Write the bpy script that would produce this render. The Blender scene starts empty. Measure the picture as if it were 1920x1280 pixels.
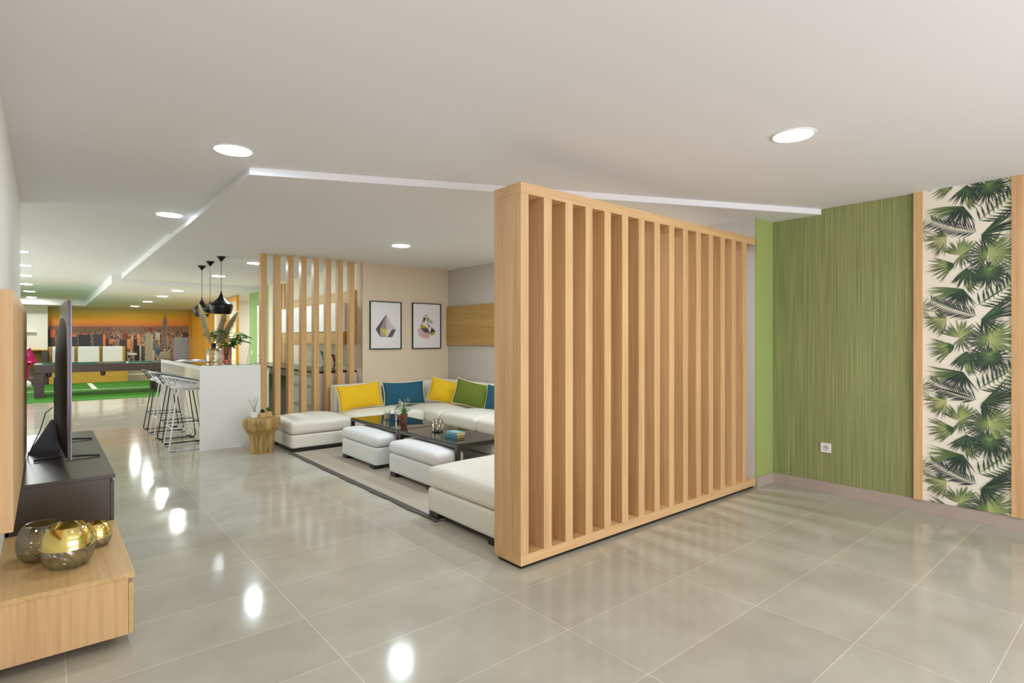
import bpy, bmesh, math, random
from mathutils import Vector, Matrix, noise
PI = math.pi
S = bpy.context.scene
COL = S.collection

# ------------------------------------------------------------------ camera, light, exposure
cam_d = bpy.data.cameras.new('camera')
cam_d.sensor_fit = 'HORIZONTAL'; cam_d.sensor_width = 36.0
cam_d.lens = 1042 / 1920 * 36.0
cam_d.shift_y = -4 / 1920
cam_d.clip_start = 0.02; cam_d.clip_end = 200
cam = bpy.data.objects.new('camera', cam_d); COL.objects.link(cam)
cam.location = (0, 0, 1.4)
cam.rotation_euler = (PI / 2, 0, -math.radians(40))
S.camera = cam
S.view_settings.view_transform = 'Standard'
S.view_settings.look = 'None'
S.view_settings.gamma = 1
S.view_settings.use_curve_mapping = False
S.view_settings.exposure = 0.0
try:
    S.cycles.max_bounces = 10; S.cycles.diffuse_bounces = 6; S.cycles.glossy_bounces = 5
    S.cycles.transmission_bounces = 10; S.cycles.transparent_max_bounces = 12
    S.cycles.caustics_reflective = False; S.cycles.caustics_refractive = False
    S.cycles.sample_clamp_indirect = 6
except Exception:
    pass
LED, LED_LIVING, LED_FAR = 86.0, 185.0, 330.0        # radiance of the recessed lamps: front, sofa corner, far area
world = bpy.data.worlds.new('world'); S.world = world; world.use_nodes = True
world.node_tree.nodes['Background'].inputs[0].default_value = (0.75, 0.85, 1, 1)
world.node_tree.nodes['Background'].inputs[1].default_value = 1.0

def area_fill(name, loc, rot, sx, sy, power, col):
    l = bpy.data.lights.new(name, 'AREA'); l.shape = 'RECTANGLE'; l.size = sx; l.size_y = sy
    l.energy = power; l.color = col
    o = bpy.data.objects.new(name, l); COL.objects.link(o); o.location = loc; o.rotation_euler = rot
    return o
# added area fill for daylight assumed behind the camera; the wall there is solid
area_fill('daylight_back_window', (2.7, -2.98, 1.1), (PI / 2, 0, 0), 5.2, 1.7, 185, (0.96, 0.96, 1.12))
# added unseen fill from the hall's left side; that wall has no opening
area_fill('daylight_hall_window', (-3.18, 12.0, 1.3), (PI / 2, 0, -PI / 2), 8.0, 1.9, 170, (0.94, 1.0, 1.0))

# ------------------------------------------------------------------ helpers
def srgb(r, g, b):
    f = lambda c: (c / 255 / 12.92) if c / 255 <= 0.04045 else ((c / 255 + 0.055) / 1.055) ** 2.4
    return (f(r), f(g), f(b), 1)

def newmat(name):
    m = bpy.data.materials.new(name); m.use_nodes = True
    nt = m.node_tree
    return m, nt, nt.nodes['Principled BSDF']

def N(nt, t, **k):
    n = nt.nodes.new(t)
    for a, b in k.items(): setattr(n, a, b)
    return n

def noisy(name, rgb, rough=0.5, var=0.06, scale=8, stretch=(1, 1, 1), bump=0.0, bscale=200, metal=0, spec=0.5, sheen=0):
    m, nt, b = newmat(name)
    geo = N(nt, 'ShaderNodeNewGeometry'); mp = N(nt, 'ShaderNodeMapping')
    mp.inputs['Scale'].default_value = stretch
    nt.links.new(geo.outputs['Position'], mp.inputs['Vector'])
    no = N(nt, 'ShaderNodeTexNoise'); no.inputs['Scale'].default_value = scale; no.inputs['Detail'].default_value = 5
    nt.links.new(mp.outputs[0], no.inputs['Vector'])
    mx = N(nt, 'ShaderNodeMix', data_type='RGBA')
    c = srgb(*rgb)
    mx.inputs['A'].default_value = tuple(max(0, x * (1 - var)) for x in c[:3]) + (1,)
    mx.inputs['B'].default_value = tuple(min(1, x * (1 + var)) for x in c[:3]) + (1,)
    nt.links.new(no.outputs['Fac'], mx.inputs['Factor'])
    nt.links.new(mx.outputs['Result'], b.inputs['Base Color'])
    b.inputs['Roughness'].default_value = rough; b.inputs['Metallic'].default_value = metal
    b.inputs['Specular IOR Level'].default_value = spec
    if sheen: b.inputs['Sheen Weight'].default_value = sheen
    if bump:
        n2 = N(nt, 'ShaderNodeTexNoise'); n2.inputs['Scale'].default_value = bscale
        nt.links.new(mp.outputs[0], n2.inputs['Vector'])
        bp = N(nt, 'ShaderNodeBump'); bp.inputs['Strength'].default_value = bump; bp.inputs['Distance'].default_value = 0.002
        nt.links.new(n2.outputs['Fac'], bp.inputs['Height']); nt.links.new(bp.outputs[0], b.inputs['Normal'])
    return m

def wood(name, light, dark, axis='z', rough=0.42, fine=70, coarse=7):
    m, nt, b = newmat(name)
    geo = N(nt, 'ShaderNodeNewGeometry')
    st = {'z': (1, 1, 0.03), 'x': (0.03, 1, 1), 'y': (1, 0.03, 1)}[axis]
    mp = N(nt, 'ShaderNodeMapping'); mp.inputs['Scale'].default_value = st
    nt.links.new(geo.outputs['Position'], mp.inputs['Vector'])
    n1 = N(nt, 'ShaderNodeTexNoise'); n1.inputs['Scale'].default_value = fine; n1.inputs['Detail'].default_value = 4; n1.inputs['Roughness'].default_value = 0.6
    n2 = N(nt, 'ShaderNodeTexNoise'); n2.inputs['Scale'].default_value = coarse; n2.inputs['Detail'].default_value = 3; n2.inputs['Distortion'].default_value = 1.2
    for n in (n1, n2): nt.links.new(mp.outputs[0], n.inputs['Vector'])
    ma = N(nt, 'ShaderNodeMath', operation='MULTIPLY_ADD'); ma.inputs[1].default_value = 0.55
    mb = N(nt, 'ShaderNodeMath', operation='MULTIPLY'); mb.inputs[1].default_value = 0.55
    nt.links.new(n2.outputs['Fac'], mb.inputs[0]); nt.links.new(n1.outputs['Fac'], ma.inputs[0]); nt.links.new(mb.outputs[0], ma.inputs[2])
    rp = N(nt, 'ShaderNodeValToRGB')
    rp.color_ramp.elements[0].position = 0.32; rp.color_ramp.elements[0].color = srgb(*dark)
    rp.color_ramp.elements[1].position = 0.66; rp.color_ramp.elements[1].color = srgb(*light)
    nt.links.new(ma.outputs[0], rp.inputs['Fac']); nt.links.new(rp.outputs['Color'], b.inputs['Base Color'])
    b.inputs['Roughness'].default_value = rough
    bp = N(nt, 'ShaderNodeBump'); bp.inputs['Strength'].default_value = 0.08; bp.inputs['Distance'].default_value = 0.001
    nt.links.new(n1.outputs['Fac'], bp.inputs['Height']); nt.links.new(bp.outputs[0], b.inputs['Normal'])
    return m

def glass(name, rgb=(250, 252, 251), rough=0.02, refl=0.05, ribs=None):
    """thin walled clear glass: see-through sheet with a Fresnel reflection"""
    m, nt, b = newmat(name); nt.nodes.remove(b); out = nt.nodes['Material Output']
    tr = N(nt, 'ShaderNodeBsdfTransparent'); tr.inputs['Color'].default_value = srgb(*rgb)
    gl = N(nt, 'ShaderNodeBsdfGlossy'); gl.inputs['Roughness'].default_value = rough
    lw = N(nt, 'ShaderNodeLayerWeight'); lw.inputs['Blend'].default_value = 0.35
    ma = N(nt, 'ShaderNodeMath', operation='MULTIPLY_ADD'); ma.inputs[1].default_value = 0.55; ma.inputs[2].default_value = refl; ma.use_clamp = True
    mx = N(nt, 'ShaderNodeMixShader')
    nt.links.new(lw.outputs['Fresnel'], ma.inputs[0]); nt.links.new(ma.outputs[0], mx.inputs[0])
    nt.links.new(tr.outputs[0], mx.inputs[1]); nt.links.new(gl.outputs[0], mx.inputs[2]); nt.links.new(mx.outputs[0], out.inputs['Surface'])
    if ribs:
        tc = N(nt, 'ShaderNodeTexCoord'); w = N(nt, 'ShaderNodeTexWave'); w.inputs['Scale'].default_value = ribs; w.wave_type = 'BANDS'; w.bands_direction = 'DIAGONAL'
        nt.links.new(tc.outputs['Object'], w.inputs['Vector'])
        bp = N(nt, 'ShaderNodeBump'); bp.inputs['Strength'].default_value = 0.6; bp.inputs['Distance'].default_value = 0.006
        nt.links.new(w.outputs['Fac'], bp.inputs['Height'])
        for t in (gl, lw): nt.links.new(bp.outputs[0], t.inputs['Normal'])
    return m

def vcol_mat(name, rough=0.6):
    m, nt, b = newmat(name)
    a = N(nt, 'ShaderNodeAttribute', attribute_name='ink')
    nt.links.new(a.outputs['Color'], b.inputs['Base Color']); b.inputs['Roughness'].default_value = rough
    return m

M = {}
M['oak_z'] = wood('oak upright grain', (216, 176, 126), (184, 140, 90), 'z')
M['oak_x'] = wood('oak grain along x', (216, 176, 126), (184, 140, 90), 'x')
M['oak_y'] = wood('oak grain along y', (214, 178, 122), (188, 148, 92), 'y')
M['oak_pale_x'] = wood('pale oak grain along x', (214, 180, 128), (190, 152, 98), 'x')
M['oak_band'] = wood('honey oak horizontal', (186, 150, 84), (160, 122, 60), 'y', fine=40)
M['post_oak'] = wood('post oak', (208, 168, 108), (184, 142, 84), 'z')
M['amber_wood'] = wood('amber wood', (224, 156, 14), (190, 124, 6), 'z', rough=0.3)
M['bench_wood'] = wood('bench wood', (206, 160, 62), (178, 134, 44), 'x')
M['stump_wood'] = wood('stump wood', (192, 160, 96), (108, 82, 40), 'z', rough=0.6, fine=26, coarse=9)
M['white_wall'] = noisy('white wall paint', (226, 224, 216), 0.7, 0.02, 3, bump=0.05)
M['ceiling'] = noisy('ceiling paint', (229, 229, 230), 0.8, 0.015, 1.2)
M['beige_wall'] = noisy('beige wallpaper', (214, 196, 170), 0.75, 0.05, 60, (1, 1, 0.05), bump=0.1)
M['lilac_wall'] = noisy('warm grey wallpaper', (196, 188, 178), 0.75, 0.04, 60, (1, 1, 0.05), bump=0.1)
M['cream_wall'] = noisy('cream wall', (216, 210, 186), 0.7, 0.03, 3)
M['pale_green'] = noisy('light green paint', (156, 170, 98), 0.7, 0.03, 90, (1, 1, 1))
M['mid_green'] = noisy('sage green paint', (132, 164, 100), 0.7, 0.03, 3)
M['grey_wains'] = noisy('grey wainscot', (170, 166, 140), 0.5, 0.05, 3)
M['stripe'] = noisy('white line paint', (226, 226, 214), 0.6, 0.02, 5)
M['skirting'] = noisy('grey tile skirting', (176, 160, 148), 0.35, 0.08, 9)
M['white_lacq'] = noisy('white lacquer', (232, 231, 227), 0.25, 0.01, 3)
M['leather'] = noisy('white leather', (226, 222, 208), 0.5, 0.03, 6, bump=0.15, bscale=350)
M['leather2'] = noisy('white woven leather', (224, 224, 222), 0.55, 0.03, 6, bump=0.15, bscale=350)
M['black_wood'] = noisy('black stained foot', (34, 30, 28), 0.4, 0.1, 20)
M['dark_lacq'] = noisy('dark brown lacquer', (64, 54, 43), 0.32, 0.06, 12)
M['dark_frame'] = noisy('dark metal frame', (48, 44, 38), 0.35, 0.05, 20)
M['black_plastic'] = noisy('black plastic', (22, 20, 24), 0.28, 0.05, 20)
M['plum_plastic'] = noisy('plum black plastic', (58, 46, 52), 0.16, 0.05, 20)
M['black_metal'] = noisy('black metal', (20, 20, 24), 0.3, 0.05, 20, metal=0.4)
M['white_metal'] = noisy('white powder coated wire', (226, 226, 230), 0.3, 0.02, 20)
M['black_wire'] = noisy('black powder coated wire', (26, 25, 26), 0.35, 0.02, 20)
M['turf'] = noisy('artificial turf', (50, 116, 12), 0.9, 0.25, 60, bump=0.6, bscale=300)
M['rug'] = noisy('taupe woven rug', (178, 166, 150), 0.95, 0.16, 90, bump=0.6, bscale=260)
M['rug_edge'] = noisy('dark rug binding', (84, 80, 72), 0.9, 0.1, 60)
M['yellow'] = noisy('mustard yellow cotton', (226, 182, 18), 0.85, 0.06, 9, bump=0.25, bscale=500)
M['teal'] = noisy('petrol blue cotton', (26, 84, 104), 0.85, 0.08, 9, bump=0.25, bscale=500)
M['green'] = noisy('moss green cotton', (98, 114, 26), 0.8, 0.08, 9, bump=0.25, bscale=500)
M['piping'] = noisy('cream piping', (222, 210, 174), 0.8, 0.03, 9)
M['terracotta'] = noisy('terracotta', (132, 82, 56), 0.8, 0.12, 30)
M['soil'] = noisy('soil', (46, 36, 28), 0.95, 0.3, 80)
M['leaf'] = noisy('leaf green', (92, 142, 52), 0.5, 0.25, 30)
M['leaf_dark'] = noisy('dark leaf', (44, 66, 50), 0.5, 0.25, 30)
M['succulent'] = noisy('succulent green', (70, 140, 44), 0.45, 0.2, 40)
M['bloom'] = noisy('small white bloom', (226, 222, 206), 0.7, 0.05, 40)
M['pampas'] = noisy('pampas plume', (246, 234, 204), 0.95, 0.18, 60, bump=0.3)
M['stalk'] = noisy('dry stalk', (150, 126, 82), 0.8, 0.1, 40)
M['pink'] = noisy('bright pink plastic', (214, 20, 112), 0.25, 0.04, 5)
M['rose_glass'] = glass('rose tinted glass', (247, 226, 232), 0.05, 0.12)
M['clear'] = glass('clear glass')
M['smoke_ribbed'] = glass('olive ribbed glass', (232, 229, 208), 0.10, 0.12)
M['aqua_glass'] = glass('aqua glass', (110, 206, 188), 0.05, 0.16)
M['red_glass'] = glass('dark red glass', (186, 84, 92), 0.05, 0.16)
M['wax'] = noisy('cream candle wax', (226, 208, 160), 0.6, 0.04, 8)
M['gold'] = noisy('gold mirror', (244, 222, 136), 0.07, 0.01, 8, metal=1)
M['steel'] = noisy('brushed steel', (180, 180, 176), 0.3, 0.04, 30, metal=1)
M['smoked_top'] = noisy('black glass top', (30, 27, 22), 0.03, 0.02, 5)
M['bar_top'] = noisy('dark mirror worktop', (96, 100, 76), 0.03, 0.02, 5, metal=0.55)
M['dark_glass'] = noisy('dark oven glass', (20, 24, 20), 0.22, 0.05, 5, spec=.25)
M['felt'] = noisy('teal felt', (10, 110, 92), 0.95, 0.05, 50)
M['pool_wood'] = noisy('dark pool table veneer', (58, 42, 38), 0.35, 0.12, 14)
M['paper'] = noisy('white paper', (236, 236, 232), 0.8, 0.01, 5)
M['ink'] = vcol_mat('printed colours', 0.6)
M['ink_gloss'] = vcol_mat('printed cover', 0.35)
M['bar_body'] = noisy('beige grey bar carcass', (206, 198, 178), 0.5, 0.03, 6)
M['grey_drawer'] = noisy('pale grey lacquer', (196, 200, 200), 0.25, 0.02, 5)

def emissive(name, rgb, s):
    m, nt, b = newmat(name)
    b.inputs['Base Color'].default_value = srgb(*rgb); b.inputs['Emission Color'].default_value = srgb(*rgb)
    b.inputs['Emission Strength'].default_value = s
    return m
M['lamp'] = emissive('lit lamp diffuser', (231, 245, 255), LED)
M['lamp_living'] = emissive('lit lamp diffuser over sofa', (231, 245, 255), LED_LIVING)
M['lamp_far'] = emissive('lit lamp diffuser of games area', (240, 246, 240), LED_FAR)

def floor_mat():
    m, nt, b = newmat('grey porcelain floor tiles')
    geo = N(nt, 'ShaderNodeNewGeometry'); mp = N(nt, 'ShaderNodeMapping')
    mp.inputs['Location'].default_value = (-0.066 + 0.932 * 40, -0.948 + 0.4657 * 40, 0)
    nt.links.new(geo.outputs['Position'], mp.inputs['Vector'])
    br = N(nt, 'ShaderNodeTexBrick', offset=0.0, squash=1.0)
    br.inputs['Scale'].default_value = 1; br.inputs['Mortar Size'].default_value = 0.0022; br.inputs['Mortar Smooth'].default_value = 0.1
    br.inputs['Brick Width'].default_value = 0.932; br.inputs['Row Height'].default_value = 0.4657
    br.inputs['Bias'].default_value = 0
    br.inputs['Color1'].default_value = srgb(184, 179, 163); br.inputs['Color2'].default_value = srgb(178, 172, 157)
    br.inputs['Mortar'].default_value = srgb(214, 205, 190)
    nt.links.new(mp.outputs[0], br.inputs['Vector'])
    n1 = N(nt, 'ShaderNodeTexNoise'); n1.inputs['Scale'].default_value = 2.2; n1.inputs['Detail'].default_value = 6; n1.inputs['Roughness'].default_value = 0.6
    nt.links.new(geo.outputs['Position'], n1.inputs['Vector'])
    rp = N(nt, 'ShaderNodeValToRGB'); rp.color_ramp.elements[0].position = 0.3; rp.color_ramp.elements[1].position = 0.7
    rp.color_ramp.elements[0].color = (0.86, 0.85, 0.83, 1); rp.color_ramp.elements[1].color = (1.06, 1.06, 1.05, 1)
    nt.links.new(n1.outputs['Fac'], rp.inputs['Fac'])
    mx = N(nt, 'ShaderNodeMix', data_type='RGBA', blend_type='MULTIPLY'); mx.inputs['Factor'].default_value = 1
    nt.links.new(br.outputs['Color'], mx.inputs['A']); nt.links.new(rp.outputs['Color'], mx.inputs['B'])
    nt.links.new(mx.outputs['Result'], b.inputs['Base Color'])
    r2 = N(nt, 'ShaderNodeMapRange'); r2.inputs['To Min'].default_value = 0.06; r2.inputs['To Max'].default_value = 0.15; b.inputs['Specular IOR Level'].default_value = 0.3
    nt.links.new(n1.outputs['Fac'], r2.inputs['Value']); nt.links.new(r2.outputs[0], b.inputs['Roughness'])
    n3 = N(nt, 'ShaderNodeTexNoise'); n3.inputs['Scale'].default_value = 14; n3.inputs['Detail'].default_value = 1
    nt.links.new(geo.outputs['Position'], n3.inputs['Vector'])
    bp = N(nt, 'ShaderNodeBump'); bp.inputs['Strength'].default_value = 0.07; bp.inputs['Distance'].default_value = 0.003
    nt.links.new(n3.outputs['Fac'], bp.inputs['Height']); nt.links.new(bp.outputs[0], b.inputs['Normal'])
    return m
M['floor'] = floor_mat()

def green_paper():
    m, nt, b = newmat('green ribbed wallpaper')
    geo = N(nt, 'ShaderNodeNewGeometry')
    mp = N(nt, 'ShaderNodeMapping'); mp.inputs['Scale'].default_value = (1, 1, 0.012)
    nt.links.new(geo.outputs['Position'], mp.inputs['Vector'])
    n1 = N(nt, 'ShaderNodeTexNoise'); n1.inputs['Scale'].default_value = 110; n1.inputs['Detail'].default_value = 3
    n2 = N(nt, 'ShaderNodeTexNoise'); n2.inputs['Scale'].default_value = 160; n2.inputs['Detail'].default_value = 2
    nt.links.new(mp.outputs[0], n1.inputs['Vector']); nt.links.new(geo.outputs['Position'], n2.inputs['Vector'])
    ad = N(nt, 'ShaderNodeMath', operation='MULTIPLY_ADD'); ad.inputs[1].default_value = 0.35
    nt.links.new(n2.outputs['Fac'], ad.inputs[0]); nt.links.new(n1.outputs['Fac'], ad.inputs[2])
    rp = N(nt, 'ShaderNodeValToRGB'); rp.color_ramp.elements[0].position = 0.5; rp.color_ramp.elements[1].position = 0.9
    rp.color_ramp.elements[0].color = srgb(118, 130, 78); rp.color_ramp.elements[1].color = srgb(160, 163, 108)
    nt.links.new(ad.outputs[0], rp.inputs['Fac']); nt.links.new(rp.outputs['Color'], b.inputs['Base Color'])
    b.inputs['Roughness'].default_value = 0.7
    return m
M['green_paper'] = green_paper()

M['ribbed_clear'] = glass('clear rippled glass', (248, 248, 240), 0.04, 0.06, ribs=14)

# --- mesh building
def cube(bm, x0, x1, y0, y1, z0, z1, bev=0.0, rot=None, about=None):
    r = bmesh.ops.create_cube(bm, size=1)
    vs = r['verts']
    for v in vs:
        v.co = Vector(((x0 + x1) / 2 + v.co.x * (x1 - x0), (y0 + y1) / 2 + v.co.y * (y1 - y0), (z0 + z1) / 2 + v.co.z * (z1 - z0)))
    if bev:
        es = list({e for v in vs for e in v.link_edges})
        rr = bmesh.ops.bevel(bm, geom=es, offset=bev, segments=2, affect='EDGES', profile=0.5)
        vs = list({v for f in rr['faces'] for v in f.verts} | {v for v in vs if v.is_valid})
    if rot is not None:
        bmesh.ops.rotate(bm, verts=vs, cent=about or Vector(((x0 + x1) / 2, (y0 + y1) / 2, (z0 + z1) / 2)), matrix=rot)
    return vs

def tube(bm, pts, r, n=6, closed=False, r1=None):
    pts = [Vector(p) for p in pts]; m = len(pts); rings = []
    up = None
    for i, p in enumerate(pts):
        a = pts[(i - 1) % m] if (closed or i > 0) else p
        c = pts[(i + 1) % m] if (closed or i < m - 1) else p
        t = (c - a).normalized()
        if up is None:
            up = Vector((0, 0, 1)) if abs(t.z) < 0.9 else Vector((1, 0, 0))
        s = t.cross(up)
        if s.length < 1e-5: s = t.cross(Vector((1, 0.3, 0)))
        s.normalize(); u = s.cross(t).normalized(); up = u
        rad = r if r1 is None else r + (r1 - r) * i / max(1, m - 1)
        if isinstance(r, (list, tuple)): rad = r[i]
        rings.append([bm.verts.new(p + s * math.cos(2 * PI * k / n) * rad + u * math.sin(2 * PI * k / n) * rad) for k in range(n)])
    for i in range(m if closed else m - 1):
        A, B = rings[i], rings[(i + 1) % m]
        for k in range(n):
            bm.faces.new((A[k], A[(k + 1) % n], B[(k + 1) % n], B[k]))
    if not closed:
        bm.faces.new(rings[0][::-1]); bm.faces.new(rings[-1])

def lathe(bm, prof, n=32, cx=0, cy=0, z0=0, closed_prof=False):
    """prof: list of (r, z). r=0 ends make poles."""
    rings = []
    for r, z in prof:
        if r < 1e-6: rings.append([bm.verts.new((cx, cy, z0 + z))])
        else: rings.append([bm.verts.new((cx + r * math.cos(2 * PI * k / n), cy + r * math.sin(2 * PI * k / n), z0 + z)) for k in range(n)])
    idx = list(range(len(rings) - 1)) + ([len(rings) - 1] if closed_prof else [])
    for i in idx:
        A, B = rings[i], rings[(i + 1) % len(rings)]
        for k in range(n):
            k2 = (k + 1) % n
            if len(A) == 1 and len(B) == 1: continue
            if len(A) == 1: bm.faces.new((A[0], B[k2], B[k]))
            elif len(B) == 1: bm.faces.new((A[k], A[k2], B[0]))
            else: bm.faces.new((A[k], A[k2], B[k2], B[k]))
    return rings

def prism(bm, poly, z0, z1):
    a = [bm.verts.new((x, y, z0)) for x, y in poly]; b = [bm.verts.new((x, y, z1)) for x, y in poly]
    n = len(poly); bm.faces.new(a[::-1]); bm.faces.new(b)
    for i in range(n): bm.faces.new((a[i], a[(i + 1) % n], b[(i + 1) % n], b[i]))

def softbox(bm, x0, x1, y0, y1, z0, z1, r=0.04, puff=0.0, n=10, wob=0.0, seed=0, side=0.0):
    bm2 = bmesh.new(); bmesh.ops.create_cube(bm2, size=2)
    bmesh.ops.subdivide_edges(bm2, edges=bm2.edges[:], cuts=n, use_grid_fill=True)
    hx, hy, hz = (x1 - x0) / 2, (y1 - y0) / 2, (z1 - z0) / 2
    c = Vector(((x0 + x1) / 2, (y0 + y1) / 2, (z0 + z1) / 2)); mp = {}
    r = min(r, hx * .95, hy * .95, hz * .95)
    def warp(t, h):      # push samples toward the edges so the rounding has resolution
        return math.copysign(1 - (1 - abs(t)) ** 1.6, t)
    for v in bm2.verts:
        q = Vector((warp(v.co.x, hx) * hx, warp(v.co.y, hy) * hy, warp(v.co.z, hz) * hz))
        i = Vector((max(-hx + r, min(hx - r, q.x)), max(-hy + r, min(hy - r, q.y)), max(-hz + r, min(hz - r, q.z))))
        d = q - i
        p = i + (d.normalized() * r if d.length > 1e-9 else d)
        u, w = min(1, abs(p.x) / hx), min(1, abs(p.y) / hy)
        if puff and v.co.z > 0.0: p.z += puff * (1 - u ** 3) * (1 - w ** 3) * max(0, v.co.z)
        if side:
            k = 1 - min(1, abs(p.z) / hz) ** 2
            p.x += math.copysign(side * k, p.x) if abs(v.co.x) > .99 else 0
            p.y += math.copysign(side * k, p.y) if abs(v.co.y) > .99 else 0
        if wob: p += Vector((0, 0, 1)) * wob * noise.noise((p + c) * 4 + Vector((seed, 0, 0))) * (1 if v.co.z > .5 else 0)
        mp[v] = bm.verts.new(c + p)
    for f in bm2.faces: bm.faces.new([mp[v] for v in f.verts])
    bm2.free()

def obj(name, bm, mat, parent=None, smooth=None, loc=None, rotz=0, wn=False):
    bmesh.ops.recalc_face_normals(bm, faces=bm.faces[:])
    me = bpy.data.meshes.new(name); bm.to_mesh(me); bm.free()
    for mm in (mat if isinstance(mat, (list, tuple)) else [mat]): me.materials.append(mm)
    o = bpy.data.objects.new(name, me); COL.objects.link(o)
    if smooth is not None:
        for p in me.polygons: p.use_smooth = True
        if smooth < 3.0:
            try: me.set_sharp_from_angle(angle=smooth)
            except Exception: pass
    if parent is not None: o.parent = parent
    if loc is not None: o.location = loc
    if rotz: o.rotation_euler.z = rotz
    return o

def thing(name, label, cat, loc=(0, 0, 0), rotz=0, group=None):
    o = bpy.data.objects.new(name, None); COL.objects.link(o); o.empty_display_size = 0.1
    o.location = loc; o.rotation_euler.z = rotz
    o['label'] = label; o['category'] = cat
    if group: o['group'] = group
    return o

def tag(o, label, cat, group=None, kind=None):
    o['label'] = label; o['category'] = cat
    if group: o['group'] = group
    if kind: o['kind'] = kind
    return o

def struct(name, bm, mat, label=None, smooth=None):
    o = obj(name, bm, mat, smooth=smooth); o['kind'] = 'structure'
    if label: o['label'] = label
    return o

def box(name, mat, x0, x1, y0, y1, z0, z1, parent=None, bev=0.0, **k):
    bm = bmesh.new(); cube(bm, x0, x1, y0, y1, z0, z1, bev)
    return obj(name, bm, mat, parent, **k)

def sbox(name, mat, x0, x1, y0, y1, z0, z1, label=None):
    o = box(name, mat, x0, x1, y0, y1, z0, z1); o['kind'] = 'structure'
    if label: o['label'] = label
    return o

def copy_tree(root, loc, rotz=None, label=None):
    r = root.copy(); COL.objects.link(r); r.location = loc
    if rotz is not None: r.rotation_euler.z = rotz
    if label: r['label'] = label
    for ch in list(root.children):
        c = ch.copy(); COL.objects.link(c); c.parent = r
        for g in ch.children:
            d = g.copy(); COL.objects.link(d); d.parent = c
    return r

class Ink:
    """flat coloured shapes printed on a sheet: a mesh whose corners carry the ink colour"""
    def __init__(s, to3): s.v = []; s.f = []; s.c = []; s.to3 = to3; s.tone = None
    def poly(s, pts, cols, lift):
        i = len(s.v)
        if isinstance(cols[0], (int, float)): cols = [cols] * len(pts)
        if s.tone: cols = [s.tone(c) for c in cols]
        for (a, b) in pts: s.v.append(s.to3(a, b, lift))
        s.f.append(tuple(range(i, i + len(pts)))); s.c.append([srgb(*c) for c in cols])
    def build(s, name, mat, parent=None):
        me = bpy.data.meshes.new(name); me.from_pydata(s.v, [], s.f)
        at = me.color_attributes.new('ink', 'FLOAT_COLOR', 'CORNER'); k = 0
        for cs in s.c:
            for c in cs: at.data[k].color = c; k += 1
        me.materials.append(mat); o = bpy.data.objects.new(name, me); COL.objects.link(o)
        if parent is not None: o.parent = parent
        return o

# ------------------------------------------------------------------ room shell
FH, FL, FD, FF = 2.60, 2.55, 2.63, 2.45     # ceiling levels: front, living area, hall, far part
TOP = 2.95
sbox('floor', M['floor'], -3.4, 7.2, -3.2, 24.2, -0.1, 0)
def ceil(poly, z, label):
    bm = bmesh.new(); prism(bm, poly, z, TOP); return struct('ceiling', bm, M['ceiling'], label)
ceil([(-3.4, -3.2), (5.7, -3.2), (5.7, 1.99), (1.09, 4.15), (1.10, 7.35), (-3.4, 10.86)], FH, 'front ceiling panel over the tiled entrance area')
ceil([(1.09, 4.15), (5.7, 1.99), (5.7, 12.85), (1.10, 12.85)], FL, 'slightly lowered ceiling over the sofa corner')
ceil([(-3.4, 10.86), (1.10, 7.35), (1.10, 12.85), (0.95, 12.85), (0.95, 21.95), (-3.4, 21.95)], FD, 'recessed ceiling over the hall')
ceil([(0.95, 12.85), (7.2, 12.85), (7.2, 24.2), (-3.4, 24.2), (-3.4, 21.95), (0.95, 21.95)], FF, 'lowest ceiling over the games area')
sbox('wall_left', M['white_wall'], -0.35, -0.17, -3.2, 6.5, 0, FH + .02)
sbox('wall_left_return', M['white_wall'], -3.4, -0.35, 6.3, 6.5, 0, FH + .02)
# far left wall of the hall, without any opening
sbox('wall_far_left', M['white_wall'], -3.4, -3.2, 6.5, 24.2, 0, FD + .02)
sbox('wall_right', M['green_paper'], 5.48, 5.70, -3.2, 2.54, 0, FH + .02)
sbox('wall_right_living', M['lilac_wall'], 5.15, 5.70, 2.555, 8.0, 0, FL + .02)
sbox('wall_column', M['pale_green'], 5.15, 5.70, 2.54, 2.555, 0, FL + .02, 'light green face of the column at the end of the slatted screen')
sbox('wall_living_back', M['beige_wall'], 3.63, 5.15, 7.8, 8.0, 0, FL + .02)
sbox('wall_kitchen', M['cream_wall'], 3.63, 3.83, 8.0, 12.38, 0, FL + .02)
sbox('wall_sage', M['mid_green'], 3.63, 3.83, 12.38, 13.83, 0, FL + .02)
sbox('wall_behind_camera', M['white_wall'], -3.4, 5.7, -3.2, -3.0, 0, FH + .02)
sbox('wall_office_back', M['white_wall'], 3.5, 7.2, 16.5, 16.7, 0, FF + .02)
sbox('wall_office_right', M['white_wall'], 7.0, 7.2, 12.85, 16.5, 0, FF + .02)
sbox('wall_office_front', M['white_wall'], 3.83, 7.2, 12.65, 12.85, 0, FF + .02)
sbox('wall_far', M['white_wall'], -3.4, 7.2, 23.2, 24.2, 0, FF + .02)
sbox('wall_far_right', M['white_wall'], 4.05, 4.2, 16.7, 23.2, 0, FF + .02)
sbox('trim_1', M['grey_wains'], -3.2, 4.05, 23.12, 23.2, 0, 0.56, 'grey low wainscot under the city mural')
sbox('trim_2', M['stripe'], -3.2, 4.05, 23.11, 23.12, 0.17, 0.22, 'white painted line on the grey wainscot')
sbox('baseboard_right', M['skirting'], 5.468, 5.48, -3.0, 2.528, 0, 0.095)
sbox('baseboard_column', M['skirting'], 5.15, 5.48, 2.528, 2.54, 0, 0.095)
sbox('baseboard_left', M['skirting'], -0.17, -0.158, -3.0, 6.5, 0, 0.085)
sbox('baseboard_living', M['skirting'], 3.63, 5.15, 7.788, 7.8, 0, 0.085)
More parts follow.
